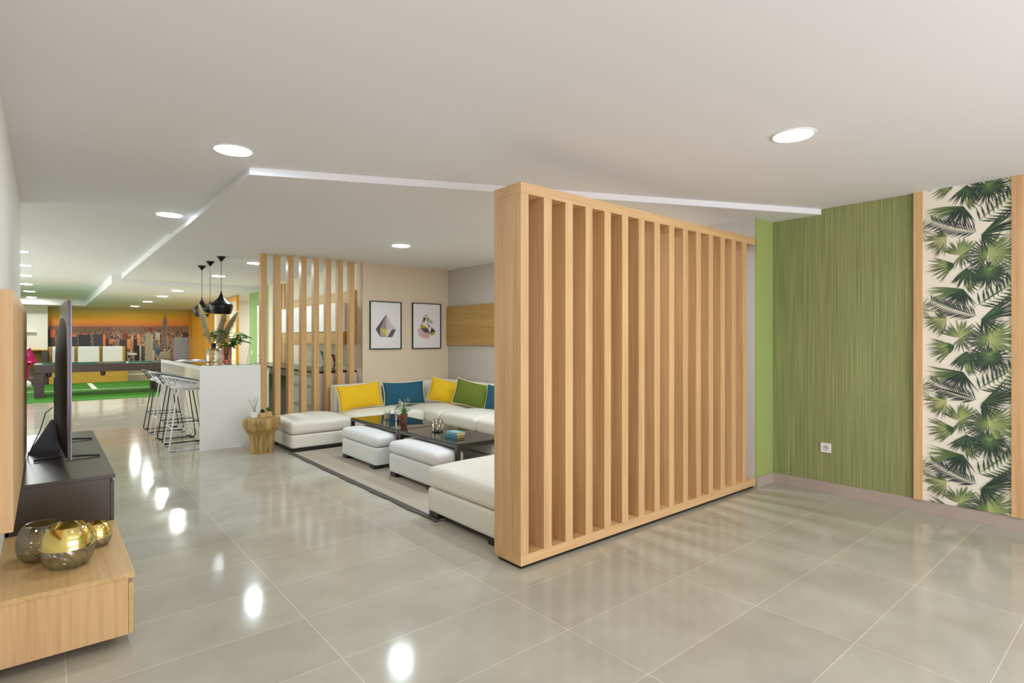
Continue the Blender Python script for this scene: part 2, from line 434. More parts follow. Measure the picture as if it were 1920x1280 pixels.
# oak band on the living area's side wall
tag(box('wall_panel', M['oak_band'], 5.115, 5.15, 2.9, 7.8, 1.31, 1.94), 'long horizontal oak panel mounted high on the grey wall above the corner sofa', 'wall panel')
# oak panel behind the television
t = thing('wall_panel', 'tall pale oak panel mounted on the white wall behind the television', 'wall panel')
box('board', M['oak_z'], -0.17, -0.1, 3.0, 5.1, 0.625, 1.6, t, 0.002)

# ------------------------------------------------------------------ recessed lamps
def lamp_proto(mat):
    t = thing('ceiling_light', 'x', 'ceiling light', group='round recessed ceiling lights')
    bm = bmesh.new(); lathe(bm, [(0.108, -0.001), (0.108, -0.006), (0.122, -0.004), (0.124, 0.0)], 40); obj('trim_ring', bm, M['white_lacq'], t, smooth=1)
    bm = bmesh.new(); lathe(bm, [(0.0, -0.012), (0.05, -0.0115), (0.09, -0.009), (0.106, -0.004)], 40); obj('diffuser', bm, mat, t, smooth=1)
    return t
LAMPS = [(0.91, 3.835, FH, 'round recessed light nearest the camera on the left, beside the ceiling step corner'),
         (3.366, 1.44, FH, 'round recessed light on the right, above the floor before the palm wallpaper'),
         (0.913, 6.21, FH, 'round recessed light close to the slanting ceiling step, second of the left row'),
         (3.335, 6.09, FL, 'round recessed light above the sofa corner between the oak posts and slatted screen'),
         (2.417, 8.91, FL, 'round recessed light just left of the first oak post'),
         (2.40, 11.13, FL, 'round recessed light behind the pendant cords'),
         (0.91, 1.46, FH, 'round recessed light right above the camera'),
         (0.91, -0.9, FH, 'round recessed light behind the camera on the left'),
         (3.366, -0.9, FH, 'round recessed light behind the camera on the right'),
         (4.55, 4.95, FL, 'round recessed light above the far arm of the sofa, hidden by the slatted screen'),  # added out of sight to brighten the sofa corner
         (4.55, 3.75, FL, 'round recessed light in the corner behind the far end of the slatted screen'),  # extra hidden source, put in to lift the living area
         (3.335, 3.75, FL, 'round recessed light hidden above the slatted screen'),  # added behind the screen so its interior gets light
         (-0.29, 10.35, FD, 'hall ceiling light nearest of the far left row'),
         (-0.29, 12.25, FD, 'second light of the far left row in the hall ceiling'),
         (-0.31, 14.2, FD, 'third light of the far left row in the hall ceiling'),
         (-0.33, 16.4, FD, 'fourth light of the far left row in the hall ceiling'),
         (-0.32, 18.8, FD, 'fifth light of the far left row in the hall ceiling'),
         (-0.32, 21.4, FD, 'last and farthest light of the far left row in the hall ceiling'),
         (2.18, 13.81, FF, 'nearest of the four lights in the lowest ceiling over the games area'),
         (2.177, 15.82, FF, 'second of the four lights in the lowest ceiling over the games area'),
         (2.174, 18.33, FF, 'third of the four lights in the lowest ceiling over the games area'),
         (2.161, 21.09, FF, 'farthest of the four lights, close to the city mural'),
         (5.0, 15.3, FF, 'round recessed light over the side room with the office chair'),  # added unseen source to brighten the side room's back wall
         (5.0, 13.7, FF, 'second round recessed light of the side room, near its front wall')]  # another added source for the dark side room
PROTO = {}
for x, y, z, lb in LAMPS:
    key = 'lamp_far' if (z == FF or y > 13) else 'lamp_living' if z == FL else 'lamp'
    if key not in PROTO:
        PROTO[key] = lamp_proto(M[key]); PROTO[key].location = (x, y, z); PROTO[key]['label'] = lb
    else: copy_tree(PROTO[key], (x, y, z), label=lb)

# ------------------------------------------------------------------ big slatted screen
t = thing('slatted_screen', 'large free-standing oak screen of upright slats in a frame between hall and sofa', 'room divider')
SX0, SX1, SY0, SY1, SZ0, SZ1 = 2.201, 5.13, 2.54, 2.80, 0.025, 2.355
box('plinth', M['black_wood'], SX0 + .02, SX1 - .01, SY0 + .02, SY1 - .02, 0, SZ0, t)
box('bottom_rail', M['oak_x'], SX0, SX1, SY0, SY1, SZ0, SZ0 + 0.062, t, 0.0015)
box('top_rail', M['oak_x'], SX0, SX1, SY0, SY1, SZ1 - 0.066, SZ1, t, 0.0015)
for k in range(15):
    x = 2.201 + 0.1921 * k
    w = 0.064 if k == 0 else 0.069
    bm = bmesh.new(); cube(bm, x, x + w, SY0 + .0005, SY1, SZ0 + 0.062, SZ1 - 0.066, 0.001)
    o = obj('slat', bm, M['oak_z'], t)

# ------------------------------------------------------------------ palm wallpaper and its two oak boards
random.seed(4)
tag(box('wall_board', M['oak_z'], 5.445, 5.48, 1.313, 1.374, 0.095, FH, bev=0.001), 'narrow oak board on green wall, left edge of the palm wallpaper', 'wall board')
tag(box('wall_board', M['oak_z'], 5.445, 5.48, 0.700, 0.771, 0.095, FH, bev=0.001), 'wider oak board at the right edge of the palm wallpaper', 'wall board')
P0 = 5.465
paper = thing('palm_wallpaper', 'tall strip of cream wallpaper printed with green palm leaves between two oak boards', 'wallpaper')
box('backing', M['paper'], P0 + .0005, 5.48, 0.771, 1.313, 0.095, FH, paper)
def p2w(px, py):            # wallpaper point measured on the photograph -> (y, z) on the wall
    th = math.atan((px - 960) / 1042) + math.radians(40); y = P0 / math.tan(th)
    d = P0 * math.sin(math.radians(40)) + y * math.cos(math.radians(40))
    return y, 1.4 - (py - 636) * d / 1042
def c2w(cx, cy): return p2w(1720 + cx * 200 / 776, 330 + cy * 330 / 1280)
ink = Ink(lambda y, z, l: (P0 - l, y, z))
ink.poly([(0.771, 0.095), (1.313, 0.095), (1.313, FH), (0.771, FH)], (234, 228, 208), 0.0)
YA, YB, ZA, ZB = 0.7715, 1.3125, 0.0955, FH - .0005
def clip(poly):
    def cut(pts, ins, isec):
        out = []
        for i in range(len(pts)):
            a, b = pts[i - 1], pts[i]
            if ins(b):
                if not ins(a): out.append(isec(a, b))
                out.append(b)
            elif ins(a): out.append(isec(a, b))
        return out
    def mk(ax, val):
        def f(a, b):
            t = (val - a[0][ax]) / (b[0][ax] - a[0][ax])
            return (tuple(a[0][i] + (b[0][i] - a[0][i]) * t for i in (0, 1)), tuple(a[1][i] + (b[1][i] - a[1][i]) * t for i in range(3)))
        return f
    for ax, val, sg in ((0, YA, 1), (0, YB, -1), (1, ZA, 1), (1, ZB, -1)):
        if not poly: return poly
        poly = cut(poly, lambda p: (p[0][ax] - val) * sg >= 0, mk(ax, val))
    return poly
LIFT = [0.0001]
def leaflet(a, b, w, c0, c1, c2):
    """blade from a to b (metres on the wall), widest near the middle; colours at root, middle, tip"""
    LIFT[0] += 4e-6
    d = (b[0] - a[0], b[1] - a[1]); L = math.hypot(*d); w = w * .74
    if L < 1e-6: return
    n = (-d[1] / L * w, d[0] / L * w); bend = random.uniform(-.12, .12)
    def pt(t, s): 
        k = bend * t * t * L
        return (a[0] + d[0] * t + n[0] * s + n[0] / w * k, a[1] + d[1] * t + n[1] * s + n[1] / w * k)
    dk = tuple(x * .55 for x in c1)
    q = [(pt(0, .15), c0), (pt(.25, .7), c1), (pt(.5, 1.0), c1), (pt(1, 0), c2)]
    r = [(pt(0, -.15), c0), (pt(1, 0), c2), (pt(.5, -1.0), dk), (pt(.25, -.7), dk)]
    m0 = [(pt(0, 0), c0), (pt(1, 0), c2)]
    for poly in ([m0[0]] + q[:3] + [m0[1]], [m0[0], m0[1]] + r[2:] + [r[0]]):
        pl = clip(poly)
        if len(pl) > 2: ink.poly([p for p, _ in pl], [c for _, c in pl], LIFT[0])
DKG, MDG, LTG, YLG, NVY = (44, 70, 48), (84, 116, 66), (132, 154, 88), (176, 182, 118), (36, 46, 62)
def fan(c, R, a0, a1, n, cols, w=None, jag=.18, squash=1.0):
    for i in range(n):
        a = math.radians(a0 + (a1 - a0) * (i + .5) / n + random.uniform(-1.5, 1.5))
        r = R * random.uniform(1 - jag, 1 + jag * .3)
        e = (c[0] - math.cos(a) * r, c[1] + math.sin(a) * r * squash)       # photo right = smaller y
        leaflet(c, e, w or R * math.radians(abs(a1 - a0)) / n * .46, *cols)
def frond(a, b, n, L, cols, w=.006, sweep=50, curve=0.0):
    d = (b[0] - a[0], b[1] - a[1]); base = math.degrees(math.atan2(d[1], -d[0]))
    leaflet(a, b, .004, cols[0], cols[0], cols[0])
    for i in range(n):
        t = (i + .5) / n
        nx, ny = -d[1], d[0]; k = curve * math.sin(PI * t)
        p = (a[0] + d[0] * t + nx * k, a[1] + d[1] * t + ny * k)
        l = L * (1 - .55 * abs(t - .35))
        for s in (1, -1):
            an = math.radians(base + s * sweep)
            leaflet(p, (p[0] - math.cos(an) * l, p[1] + math.sin(an) * l), w, *cols)
REP = 0.6435
for k in range(-1, 5):
    dz = -REP * k
    def at(cx, cy):
        y, z = c2w(cx, cy); return (y, z + dz)
    # pale sketchy leaf at the left edge
    fan(at(20, 400), .13, -70, 80, 15, ((200, 205, 150), (150, 170, 110), (120, 140, 110)), w=.0022)
    fan(at(560, 640), .20, -160, -60, 12, ((190, 200, 130), YLG, MDG), w=.004)
    fan(at(520, 700), .155, 0, 360, 44, (MDG, DKG, NVY), w=.0044)
    fan(at(530, 690), .08, 20, 160, 12, (LTG, MDG, DKG), w=.006)
    fan(at(515, 570), .20, -70, 95, 30, (YLG, LTG, MDG), w=.0082)
    fan(at(515, 570), .17, 95, 250, 22, (LTG, DKG, NVY), w=.0058)
    fan(at(520, 75), .14, 150, 390, 30, (MDG, DKG, NVY), w=.0060)
    frond(at(440, 330), at(690, 120), 9, .12, (MDG, DKG, NVY), w=.009, sweep=58, curve=.12)
    fan(at(470, 425), .26, 8, 52, 17, (DKG, MDG, NVY), w=.0072)
    fan(at(470, 425), .16, -95, 8, 13, (DKG, DKG, NVY), w=.0050)
    fan(at(315, 575), .145, 35, 100, 11, (YLG, LTG, MDG), w=.010)
    fan(at(315, 575), .15, 115, 165, 9, (YLG, MDG, DKG), w=.0075)
    fan(at(315, 575), .13, -130, 35, 12, (LTG, DKG, NVY), w=.0055)
    fan(at(345, 765), .12, -75, 70, 19, (YLG, MDG, DKG), w=.0085)
    fan(at(345, 765), .06, -75, 70, 12, ((190, 186, 110), YLG, LTG), w=.006)
    frond(at(435, 405), at(110, 330), 19, .105, (DKG, NVY, NVY), w=.0052, sweep=48, curve=-.05)
    fan(at(215, 445), .165, 165, 262, 22, (YLG, YLG, DKG), w=.0080)
    fan(at(215, 445), .10, 120, 170, 9, (LTG, DKG, NVY), w=.0050)
    fan(at(360, 670), .165, -140, -50, 20, (DKG, MDG, NVY), w=.0085)
    fan(at(270, 640), .185, 150, 240, 20, (LTG, YLG, DKG), w=.0076)
    fan(at(270, 640), .07, 150, 250, 12, (DKG, DKG, MDG), w=.008)
    fan(at(335, 220), .245, 170, 205, 16, (DKG, MDG, LTG), w=.0066)
    fan(at(335, 220), .18, 205, 300, 17, (DKG, DKG, NVY), w=.0068)
ink.build('palm_print', M['ink'], paper)

# ------------------------------------------------------------------ wall sockets
def socket(name, label, x, y, z, s=0.088):
    t = thing(name, label, 'wall socket')
    box('cover_plate', M['white_lacq'], x - .012, x, y - s / 2, y + s / 2, z - s / 2, z + s / 2, t, .003)
    bm = bmesh.new(); lathe(bm, [(0.0, 0), (.019, 0), (.021, .002), (.023, .002), (.024, 0)], 24)
    for v in bm.verts: v.co = Vector((x - .0125 - v.co.z, y + v.co.x, z + v.co.y))
    obj('socket_ring', bm, M['grey_drawer'], t, smooth=1)
    bm = bmesh.new()
    for dy in (-.008, .008): cube(bm, x - .0145, x - .0125, y + dy - .0025, y + dy + .0025, z - .0025, z + .0025)
    obj('pin_holes', bm, M['black_plastic'], t)
socket('wall_socket', 'white single power socket low on the green ribbed wall', 5.48, 2.052, 0.408)
socket('wall_socket', 'small white socket above the kitchen counter behind the oak posts', 3.63, 8.28, 1.20, .09)
socket('light_switch', 'small white switch on the sage green wall beside the door', 3.63, 13.6, 1.1, .09)

# ------------------------------------------------------------------ television unit
t = thing('low_cabinet', 'low light oak cabinet on the floor at lower left under gold vases', 'cabinet')
box('plinth', M['black_wood'], -.13, .24, 3.2, 4.0, 0, .05, t)
box('body', M['oak_z'], -.155, .290, 3.08, 4.05, .05, .308, t, .001)
box('top_board', M['oak_y'], -.169, .315, 3.075, 4.05, .308, .33, t, .001)
o = box('drawer_front', M['oak_y'], .2915, .309, 3.082, 4.045, .05, .285, t, .001)
t = thing('media_cabinet', 'long dark brown lacquered cabinet under the television', 'cabinet')
box('plinth', M['black_wood'], -.13, .28, 4.12, 6.06, 0, .05, t)
box('body', M['dark_lacq'], -.155, .292, 4.052, 6.13, .05, .578, t, .001)
box('top_board', M['dark_lacq'], -.169, .318, 4.052, 6.13, .578, .60, t, .001)
for y0, y1 in ((4.056, 5.085), (5.095, 6.125)):
    box('drawer_front', M['dark_lacq'], .2935, .312, y0, y1, .05, .555, t, .001)

# television seen edge on
t = thing('television', 'large thin curved television seen edge on, standing on the dark cabinet', 'television')
TY0, TY1, TZ0, TZ1 = 4.33, 6.0, .665, 1.64
def bow(y):                     # concave towards +x
    k = (y - (TY0 + TY1) / 2) / ((TY1 - TY0) / 2); return -.022 * (1 - k * k)
def slab(bm, xf, th, z0, z1, n=24, y0=TY0, y1=TY1, taper=None):
    prev = None
    for i in range(n + 1):
        y = y0 + (y1 - y0) * i / n; b = bow(y); k = abs((y - (TY0 + TY1) / 2) / ((TY1 - TY0) / 2))
        d = th if taper is None else th * (1 - k ** taper) + .012
        zz0, zz1 = (z0, z1)
        q = [bm.verts.new(v) for v in ((xf + b, y, zz0), (xf + b, y, zz1), (xf + b - d, y, zz1), (xf + b - d, y, zz0))]
        if prev:
            for a in range(4): bm.faces.new((prev[a], prev[(a + 1) % 4], q[(a + 1) % 4], q[a]))
        else: bm.faces.new(q[::-1])
        prev = q
    bm.faces.new(prev)
bm = bmesh.new(); slab(bm, .122, .020, TZ0, TZ1); obj('screen_panel', bm, M['plum_plastic'], t, smooth=.6)
# back shell: thicker toward the middle, rounded off toward the top
bm = bmesh.new(); ny, nz = 24, 18; g = []
for i in range(ny + 1):
    y = TY0 + .01 + (TY1 - TY0 - .02) * i / ny; k = abs((y - (TY0 + TY1) / 2) / ((TY1 - TY0) / 2)); row = []
    for j in range(nz + 1):
        v = j / nz; z = TZ0 + .01 + (TZ1 - TZ0 - .02) * v
        d = .034 * (1 - k ** 2.6) * (1 - abs(2 * v - .85) ** 3.2 if 0 <= abs(2 * v - .85) <= 1 else 0) + .002
        row.append(bm.verts.new((.108 + bow(y) - d, y, z)))
    g.append(row)
for i in range(ny):
    for j in range(nz): bm.faces.new((g[i][j], g[i + 1][j], g[i + 1][j + 1], g[i][j + 1]))
obj('back_shell', bm, noisy('dark plum back shell', (48, 38, 40), .34, .05, 20), t, smooth=1)
bm = bmesh.new()
pa = .11 + bow(TY0)
tube(bm, [(.118, TY0 - .002, TZ0), (.118, TY0 - .002, TZ1)], .0055, 8); obj('side_bezel', bm, noisy('glossy silver plum edge', (150, 140, 156), .15, .02, 5, metal=.6), t, smooth=1)
box('connector_panel', M['black_plastic'], .044, .062, 4.95, 5.2, .82, 1.14, t, .003)
for y in (4.75, 5.58):
    bm = bmesh.new(); tube(bm, [(-.06, y + .02, .608), (.09, y + .01, .618), (.19, y, .614), (.285, y, .607)], .007, 8)
    cube(bm, .082, .098, y + .0, y + .02, .61, .70); obj('stand_foot', bm, M['black_plastic'], t, smooth=.7)
bm = bmesh.new()
a = [(-.095, .6005), (.085, .6005), (.085, .83), (.03, .83)]
v0 = [bm.verts.new((x, 5.12, z)) for x, z in a]; v1 = [bm.verts.new((x, 5.15, z)) for x, z in a]
bm.faces.new(v0); bm.faces.new(v1[::-1])
for i in range(4): bm.faces.new((v0[i], v0[(i + 1) % 4], v1[(i + 1) % 4], v1[i]))
obj('rear_brace', bm, M['black_plastic'], t)
bm = bmesh.new()
tube(bm, [(.035, 4.96, .93), (.0, 4.95, .90), (-.03, 4.92, .78), (-.07, 4.9, .68), (-.092, 4.95, .612), (-.094, 5.2, .606)], .003, 6)
obj('cable', bm, M['black_plastic'], t, smooth=1)

# vases on the oak cabinet
def bowl_prof(R, H, rt, rb, th=.004, n=14):
    out = [(rb * .0, 0)]
    pts = []
    for i in range(n + 1):
        s = i / n; z = H * s
        # ball with flat foot and narrower mouth
        a = (z - H * .44) / (H * .60); r = R * math.sqrt(max(.05, 1 - min(.999, abs(a) * .80) ** 2.3)) if a > 0 else R * math.sqrt(max(.22, 1 - min(.999, abs(a) * 1.02) ** 2.3))
        pts.append((r, z))
    out = [(0, 0)] + pts
    inner = [(r - th, max(th, z)) for r, z in pts[::-1]]
    return out, inner + [(0, th)]
def vase(name, label, x, y, z, R, H, mat, gold=None):
    t = thing(name, label, 'vase', (x, y, z))
    o_, i_ = bowl_prof(R, H, 0, 0)
    bm = bmesh.new(); lathe(bm, o_ + i_, 48); obj('bowl', bm, mat, t, smooth=1.2)
    if gold:
        pts = [(r + .0006, zz) for r, zz in o_[1:] if zz >= H * gold]
        inn = [(r - .0052, zz) for r, zz in pts[::-1]]
        bm = bmesh.new(); lathe(bm, pts, 48); obj('gold_band', bm, M['gold'], t, smooth=2)
        bm = bmesh.new(); lathe(bm, inn, 48); obj('inner_gold_band', bm, M['gold'], t, smooth=2)
    return t
vase('gold_vase', 'large round glass vase with gold upper half, front of the three on the oak cabinet', .082, 3.37, .3305, .104, .19, M['ribbed_clear'], .45)
vase('gold_vase', 'small round glass vase with gold upper half, behind the larger gold one', .205, 3.60, .3305, .064, .118, M['ribbed_clear'], .42)
# hobnail texture built in the mesh
t = thing('textured_vase', 'olive glass vase with diamond textured surface next to the wall', 'vase', (-.012, 3.56, .3305))
o_, i_ = bowl_prof(.098, .17, 0, 0, n=34)
bm = bmesh.new(); rg = lathe(bm, o_ + i_, 96)
for ri in range(2, 34):
    for k, v in enumerate(rg[ri]):
        if (ri // 2 + k // 2) % 2 and len(rg[ri]) > 1:
            v.co.x *= 1.035; v.co.y *= 1.035
obj('bowl', bm, M['smoke_ribbed'], t, smooth=.15)

# ------------------------------------------------------------------ oak posts
for k in range(8):
    x = 2.202 + .1768 * k
    nth = ['first oak post, standing against the end of the white bar counter', 'second oak post counted from the bar counter', 'third oak post counted from the bar counter',
           'fourth oak post counted from the bar counter', 'fifth oak post counted from the bar counter', 'sixth oak post, just left of the yellow cushion',
           'seventh oak post, rising behind the left yellow cushion', 'eighth and last oak post, nearest the beige wall'][k]
    o = box('wooden_post', M['post_oak'], x, x + .074, 7.83, 7.93, 0, FL, bev=.001)
    tag(o, nth, 'wooden post', 'floor to ceiling oak posts dividing sofa and kitchen')

# ------------------------------------------------------------------ sofa
def block_feet(t, spots, z0=0, z1=.045, s=.09):
    for x, y in spots: box('foot', M['black_wood'], x - s / 2, x + s / 2, y - s / 2, y + s / 2, z0, z1, t)
def seat_unit(t, x0, x1, y0, y1, mat, zs=.225, zt=.39, puff=.03, seed=0, zb=.045):
    bm = bmesh.new(); softbox(bm, x0 + .004, x1 - .004, y0 + .004, y1 - .004, zb, zs, .018, 0, 8); obj('base', bm, mat, t, smooth=3.1)
    bm = bmesh.new(); softbox(bm, x0, x1, y0, y1, zs + .002, zt, .045, puff, 14, .006, seed, .004); obj('seat_cushion', bm, mat, t, smooth=3.1)
t = thing('sofa_ottoman', 'large square white leather ottoman at the left end of the sofa beside the tree stump', 'ottoman')
seat_unit(t, 2.31, 3.11, 6.965, 7.78, M['leather'], .215, .375, .045, 1, .05)
block_feet(t, [(2.38, 7.04), (3.03, 7.04), (2.38, 7.71), (3.03, 7.71)], z1=.05)
box('foot_rail', M['black_wood'], 2.35, 3.07, 6.99, 7.74, .012, .05, t)
t = thing('corner_sofa', 'white leather corner sofa with low back along the beige and grey walls', 'sofa')
seat_unit(t, 3.12, 4.20, 6.965, 7.58, M['leather'], .215, .385, .045, 2, .05)
seat_unit(t, 4.205, 4.93, 6.60, 7.58, M['leather'], .215, .385, .045, 3, .05)
seat_unit(t, 4.205, 4.93, 5.75, 6.595, M['leather'], .215, .385, .045, 4, .05)
seat_unit(t, 4.205, 4.93, 4.85, 5.745, M['leather'], .215, .385, .045, 5, .05)
seat_unit(t, 4.205, 4.93, 3.95, 4.845, M['leather'], .215, .385, .045, 6, .05)
for i, (a, b, c, d) in enumerate(((3.12, 4.0, 7.58, 7.785), (4.004, 4.93, 7.58, 7.785), (4.934, 5.11, 6.62, 7.785), (4.934, 5.11, 5.3, 6.616), (4.934, 5.11, 3.95, 5.296))):
    bm = bmesh.new(); softbox(bm, a, b, c, d, .05, .745, .03, .012, 12, .004, i + 20); obj('backrest', bm, M['leather'], t, smooth=3.1)
block_feet(t, [(3.3, 7.03), (4.1, 7.05), (4.28, 6.1), (4.28, 5.2), (4.28, 4.3), (4.9, 4.3), (4.9, 7.5), (3.3, 7.6)], z1=.05)
t = thing('chaise', 'wide white leather chaise partly hidden by the slatted screen', 'chaise')
seat_unit(t, 2.31, 3.6, 2.88, 3.80, M['leather'], .235, .40, .05, 7, .05)
block_feet(t, [(2.38, 3.72), (3.5, 3.72)], z0=.0105, z1=.05, s=.12); block_feet(t, [(2.38, 2.96), (3.5, 2.96)], z1=.05, s=.12)
box('foot_rail', M['black_wood'], 2.36, 3.55, 2.93, 3.75, .02, .05, t)
def ottoman(label, x0, x1, y0, y1, seed):
    t = thing('ottoman', label, 'ottoman', group='small white ottomans tucked under the coffee tables')
    seat_unit(t, x0, x1, y0, y1, M['leather2'], .235, .357, .016, seed, .045)
    block_feet(t, [(x0 + .06, y0 + .09), (x0 + .06, y1 - .09), (x1 - .07, y0 + .09), (x1 - .07, y1 - .09)], z0=.008, s=.11)
    return t
ottoman('small white ottoman before the farther coffee table, left of the pair', 2.69, 3.02, 5.47, 6.36, 11)
ottoman('small white ottoman before the nearer coffee table, behind the wide chaise', 2.70, 3.03, 4.31, 5.20, 12)
ottoman('small white ottoman on the sofa side of the nearer coffee table', 3.40, 3.73, 4.35, 5.25, 13)

# cushions
def cushion(name, label, cat, loc, w, h, th, mat, yaw, lean, roll=0, seed=0):
    t = thing(name, label, cat, loc, 0, 'scatter cushions with cream piping on the sofa')
    t.rotation_euler = (Matrix.Rotation(yaw, 3, 'Z') @ Matrix.Rotation(roll, 3, 'Y') @ Matrix.Rotation(lean, 3, 'X')).to_euler()
    n = 18; bm = bmesh.new(); F = {}; 
    def edge(u, v):
        cx = (1 - .06 * (1 - v * v)); cz = (1 - .11 * (1 - u * u)); return u * w / 2 * cx, v * h / 2 * cz
    for s in (1, -1):
        for i in range(n + 1):
            for j in range(n + 1):
                u, v = 2 * i / n - 1, 2 * j / n - 1; x, z = edge(u, v)
                rim = i in (0, n) or j in (0, n)
                if rim and s == -1: F[s, i, j] = F[1, i, j]; continue
                b = th / 2 * ((1 - abs(u) ** 2.6) * (1 - abs(v) ** 2.2)) ** .62
                b *= 1 + .10 * noise.noise(Vector((u * 2.2, v * 2.2, seed + s)))
                F[s, i, j] = bm.verts.new((x, -s * b, z))
        for i in range(n):
            for j in range(n):
                q = [F[s, i, j], F[s, i + 1, j], F[s, i + 1, j + 1], F[s, i, j + 1]]
                bm.faces.new(q if s == 1 else q[::-1])
    obj('cover', bm, mat, t, smooth=3.1)
    pts = []
    m = 14
    for u0, v0, u1, v1 in ((-1, -1, 1, -1), (1, -1, 1, 1), (1, 1, -1, 1), (-1, 1, -1, -1)):
        for k in range(m):
            s = k / m; x, z = edge(u0 + (u1 - u0) * s, v0 + (v1 - v0) * s); pts.append((x, 0, z))
    bm = bmesh.new(); tube(bm, pts, .007, 6, closed=True); obj('piping', bm, M['piping'], t, smooth=3.1)
    return t
cushion('cushion', 'mustard yellow cushion at the left end of the corner sofa', 'cushion', (3.42, 7.43, .595), .68, .37, .15, M['yellow'], math.radians(3), math.radians(-14), math.radians(-4), 1)
cushion('cushion', 'petrol blue cushion between the two yellow ones', 'cushion', (4.14, 7.46, .59), .68, .36, .15, M['teal'], math.radians(-3), math.radians(-12), math.radians(0), 2)
cushion('cushion', 'mustard yellow cushion in the inner corner of the sofa', 'cushion', (4.70, 7.14, .60), .58, .37, .15, M['yellow'], math.radians(-48), math.radians(-13), math.radians(11), 3)
cushion('cushion', 'moss green cushion on the sofa against the grey wall', 'cushion', (4.75, 6.56, .60), .64, .38, .15, M['green'], math.radians(-70), math.radians(-13), math.radians(9), 4)
cushion('cushion', 'petrol blue cushion partly hidden by the slatted screen', 'cushion', (4.80, 5.95, .59), .62, .36, .14, M['teal'], math.radians(-84), math.radians(-12), 0, 5)

# rug
t = thing('rug', 'taupe woven rug with dark binding under the tables and ottomans', 'rug')
box('pile', M['rug'], 2.33, 4.2, 3.65, 6.97, 0, .007, t)
bm = bmesh.new()
prev = None
for i in range(41):
    y = 3.63 + (6.98 - 3.63) * i / 40; wv = .006 * math.sin(i * .9) + .004 * math.sin(i * 2.3)
    q = [bm.verts.new(v) for v in ((2.28 + wv, y, 0), (2.28 + wv, y, .009), (2.335, y, .010), (2.335, y, 0))]
    if prev:
        for a in range(4): bm.faces.new((prev[a], prev[(a + 1) % 4], q[(a + 1) % 4], q[a]))
    else: bm.faces.new(q[::-1])
    prev = q
bm.faces.new(prev); obj('binding', bm, M['rug_edge'], t, smooth=.6)

# coffee tables
def coffee_table(label, x0, x1, y0, y1):
    t = thing('coffee_table', label, 'coffee table', group='black glass coffee tables')
    bm = bmesh.new()
    for a, b, c, d in ((x0, x1, y0, y0 + .04), (x0, x1, y1 - .04, y1), (x0, x0 + .04, y0 + .04, y1 - .04), (x1 - .04, x1, y0 + .04, y1 - .04)):
        cube(bm, a, b, c, d, .385, .415)
    obj('frame', bm, M['dark_frame'], t)
    box('glass_top', M['smoked_top'], x0 + .008, x1 - .008, y0 + .008, y1 - .008, .415, .422, t, .001)
    for x in (x0 + .02, x1 - .02):
        for y in (y0 + .02, y1 - .02): box('leg', M['dark_frame'], x - .02, x + .02, y - .02, y + .02, .008, .385, t)
TT = .422
coffee_table('nearer black glass coffee table holding the lidded jar and books', 2.92, 3.52, 4.27, 5.385)
coffee_table('farther black glass coffee table holding the candle and potted flower', 2.92, 3.52, 5.40, 6.62)

# things on the tables
t = thing('candle', 'cream candle in a faceted clear glass on the farther coffee table', 'candle', (3.19, 6.17, TT))
bm = bmesh.new(); lathe(bm, [(0, 0), (.036, 0), (.042, .11), (.039, .11), (.034, .008), (0, .008)], 14); obj('glass_cup', bm, M['clear'], t, smooth=.5)
bm = bmesh.new(); lathe(bm, [(0, .009), (.0325, .009), (.035, .082), (0, .08)], 24); obj('wax', bm, M['wax'], t, smooth=.6)
bm = bmesh.new(); tube(bm, [(0, 0, .08), (.001, 0, .092)], .001, 5); obj('wick', bm, M['black_plastic'], t)
t = thing('glass_cloche', 'domed glass cloche filled with potpourri behind the potted flower', 'cloche', (3.27, 5.99, TT))
dome = [(.068 * math.cos(a), .115 + .068 * math.sin(a)) for a in [i * PI / 2 / 9 for i in range(10)]]
bm = bmesh.new(); lathe(bm, [(0, 0), (.074, 0), (.074, .007), (0, .007)], 32); obj('base', bm, M['clear'], t, smooth=.6)
bm = bmesh.new(); lathe(bm, [(.068, .008)] + dome[:-1] + [(0, .183)] + [(0, .180)] + [(r * .965, z - .001) for r, z in dome[:-1][::-1]] + [(.0655, .008)], 32, closed_prof=True); obj('dome', bm, M['clear'], t, smooth=1)
random.seed(9)
bits = Ink(lambda x, y, l: (x, y, l)); bits = []
bm = bmesh.new(); cl = bm.loops.layers.float_color.new('ink')
pal = [(170, 104, 46), (120, 92, 40), (206, 178, 130), (96, 60, 36), (190, 70, 40), (104, 120, 60)]
for i in range(60):
    a = random.uniform(0, 2 * PI); r = .052 * math.sqrt(random.random()); z = .017 + random.uniform(0, .075) * (1 - r / .08)
    n0 = len(bm.faces); bm.faces.ensure_lookup_table()
    rr = bmesh.ops.create_icosphere(bm, subdivisions=1, radius=random.uniform(.007, .012), matrix=Matrix.Translation((r * math.cos(a), r * math.sin(a), z)))
    c = srgb(*random.choice(pal))
    for v in rr['verts']:
        for f in v.link_faces:
            for lp in f.loops: lp[cl] = c
po = obj('potpourri', bm, M['ink'], t, smooth=3.1); po['kind'] = 'stuff'; po['label'] = 'mixed brown and orange dried pieces'

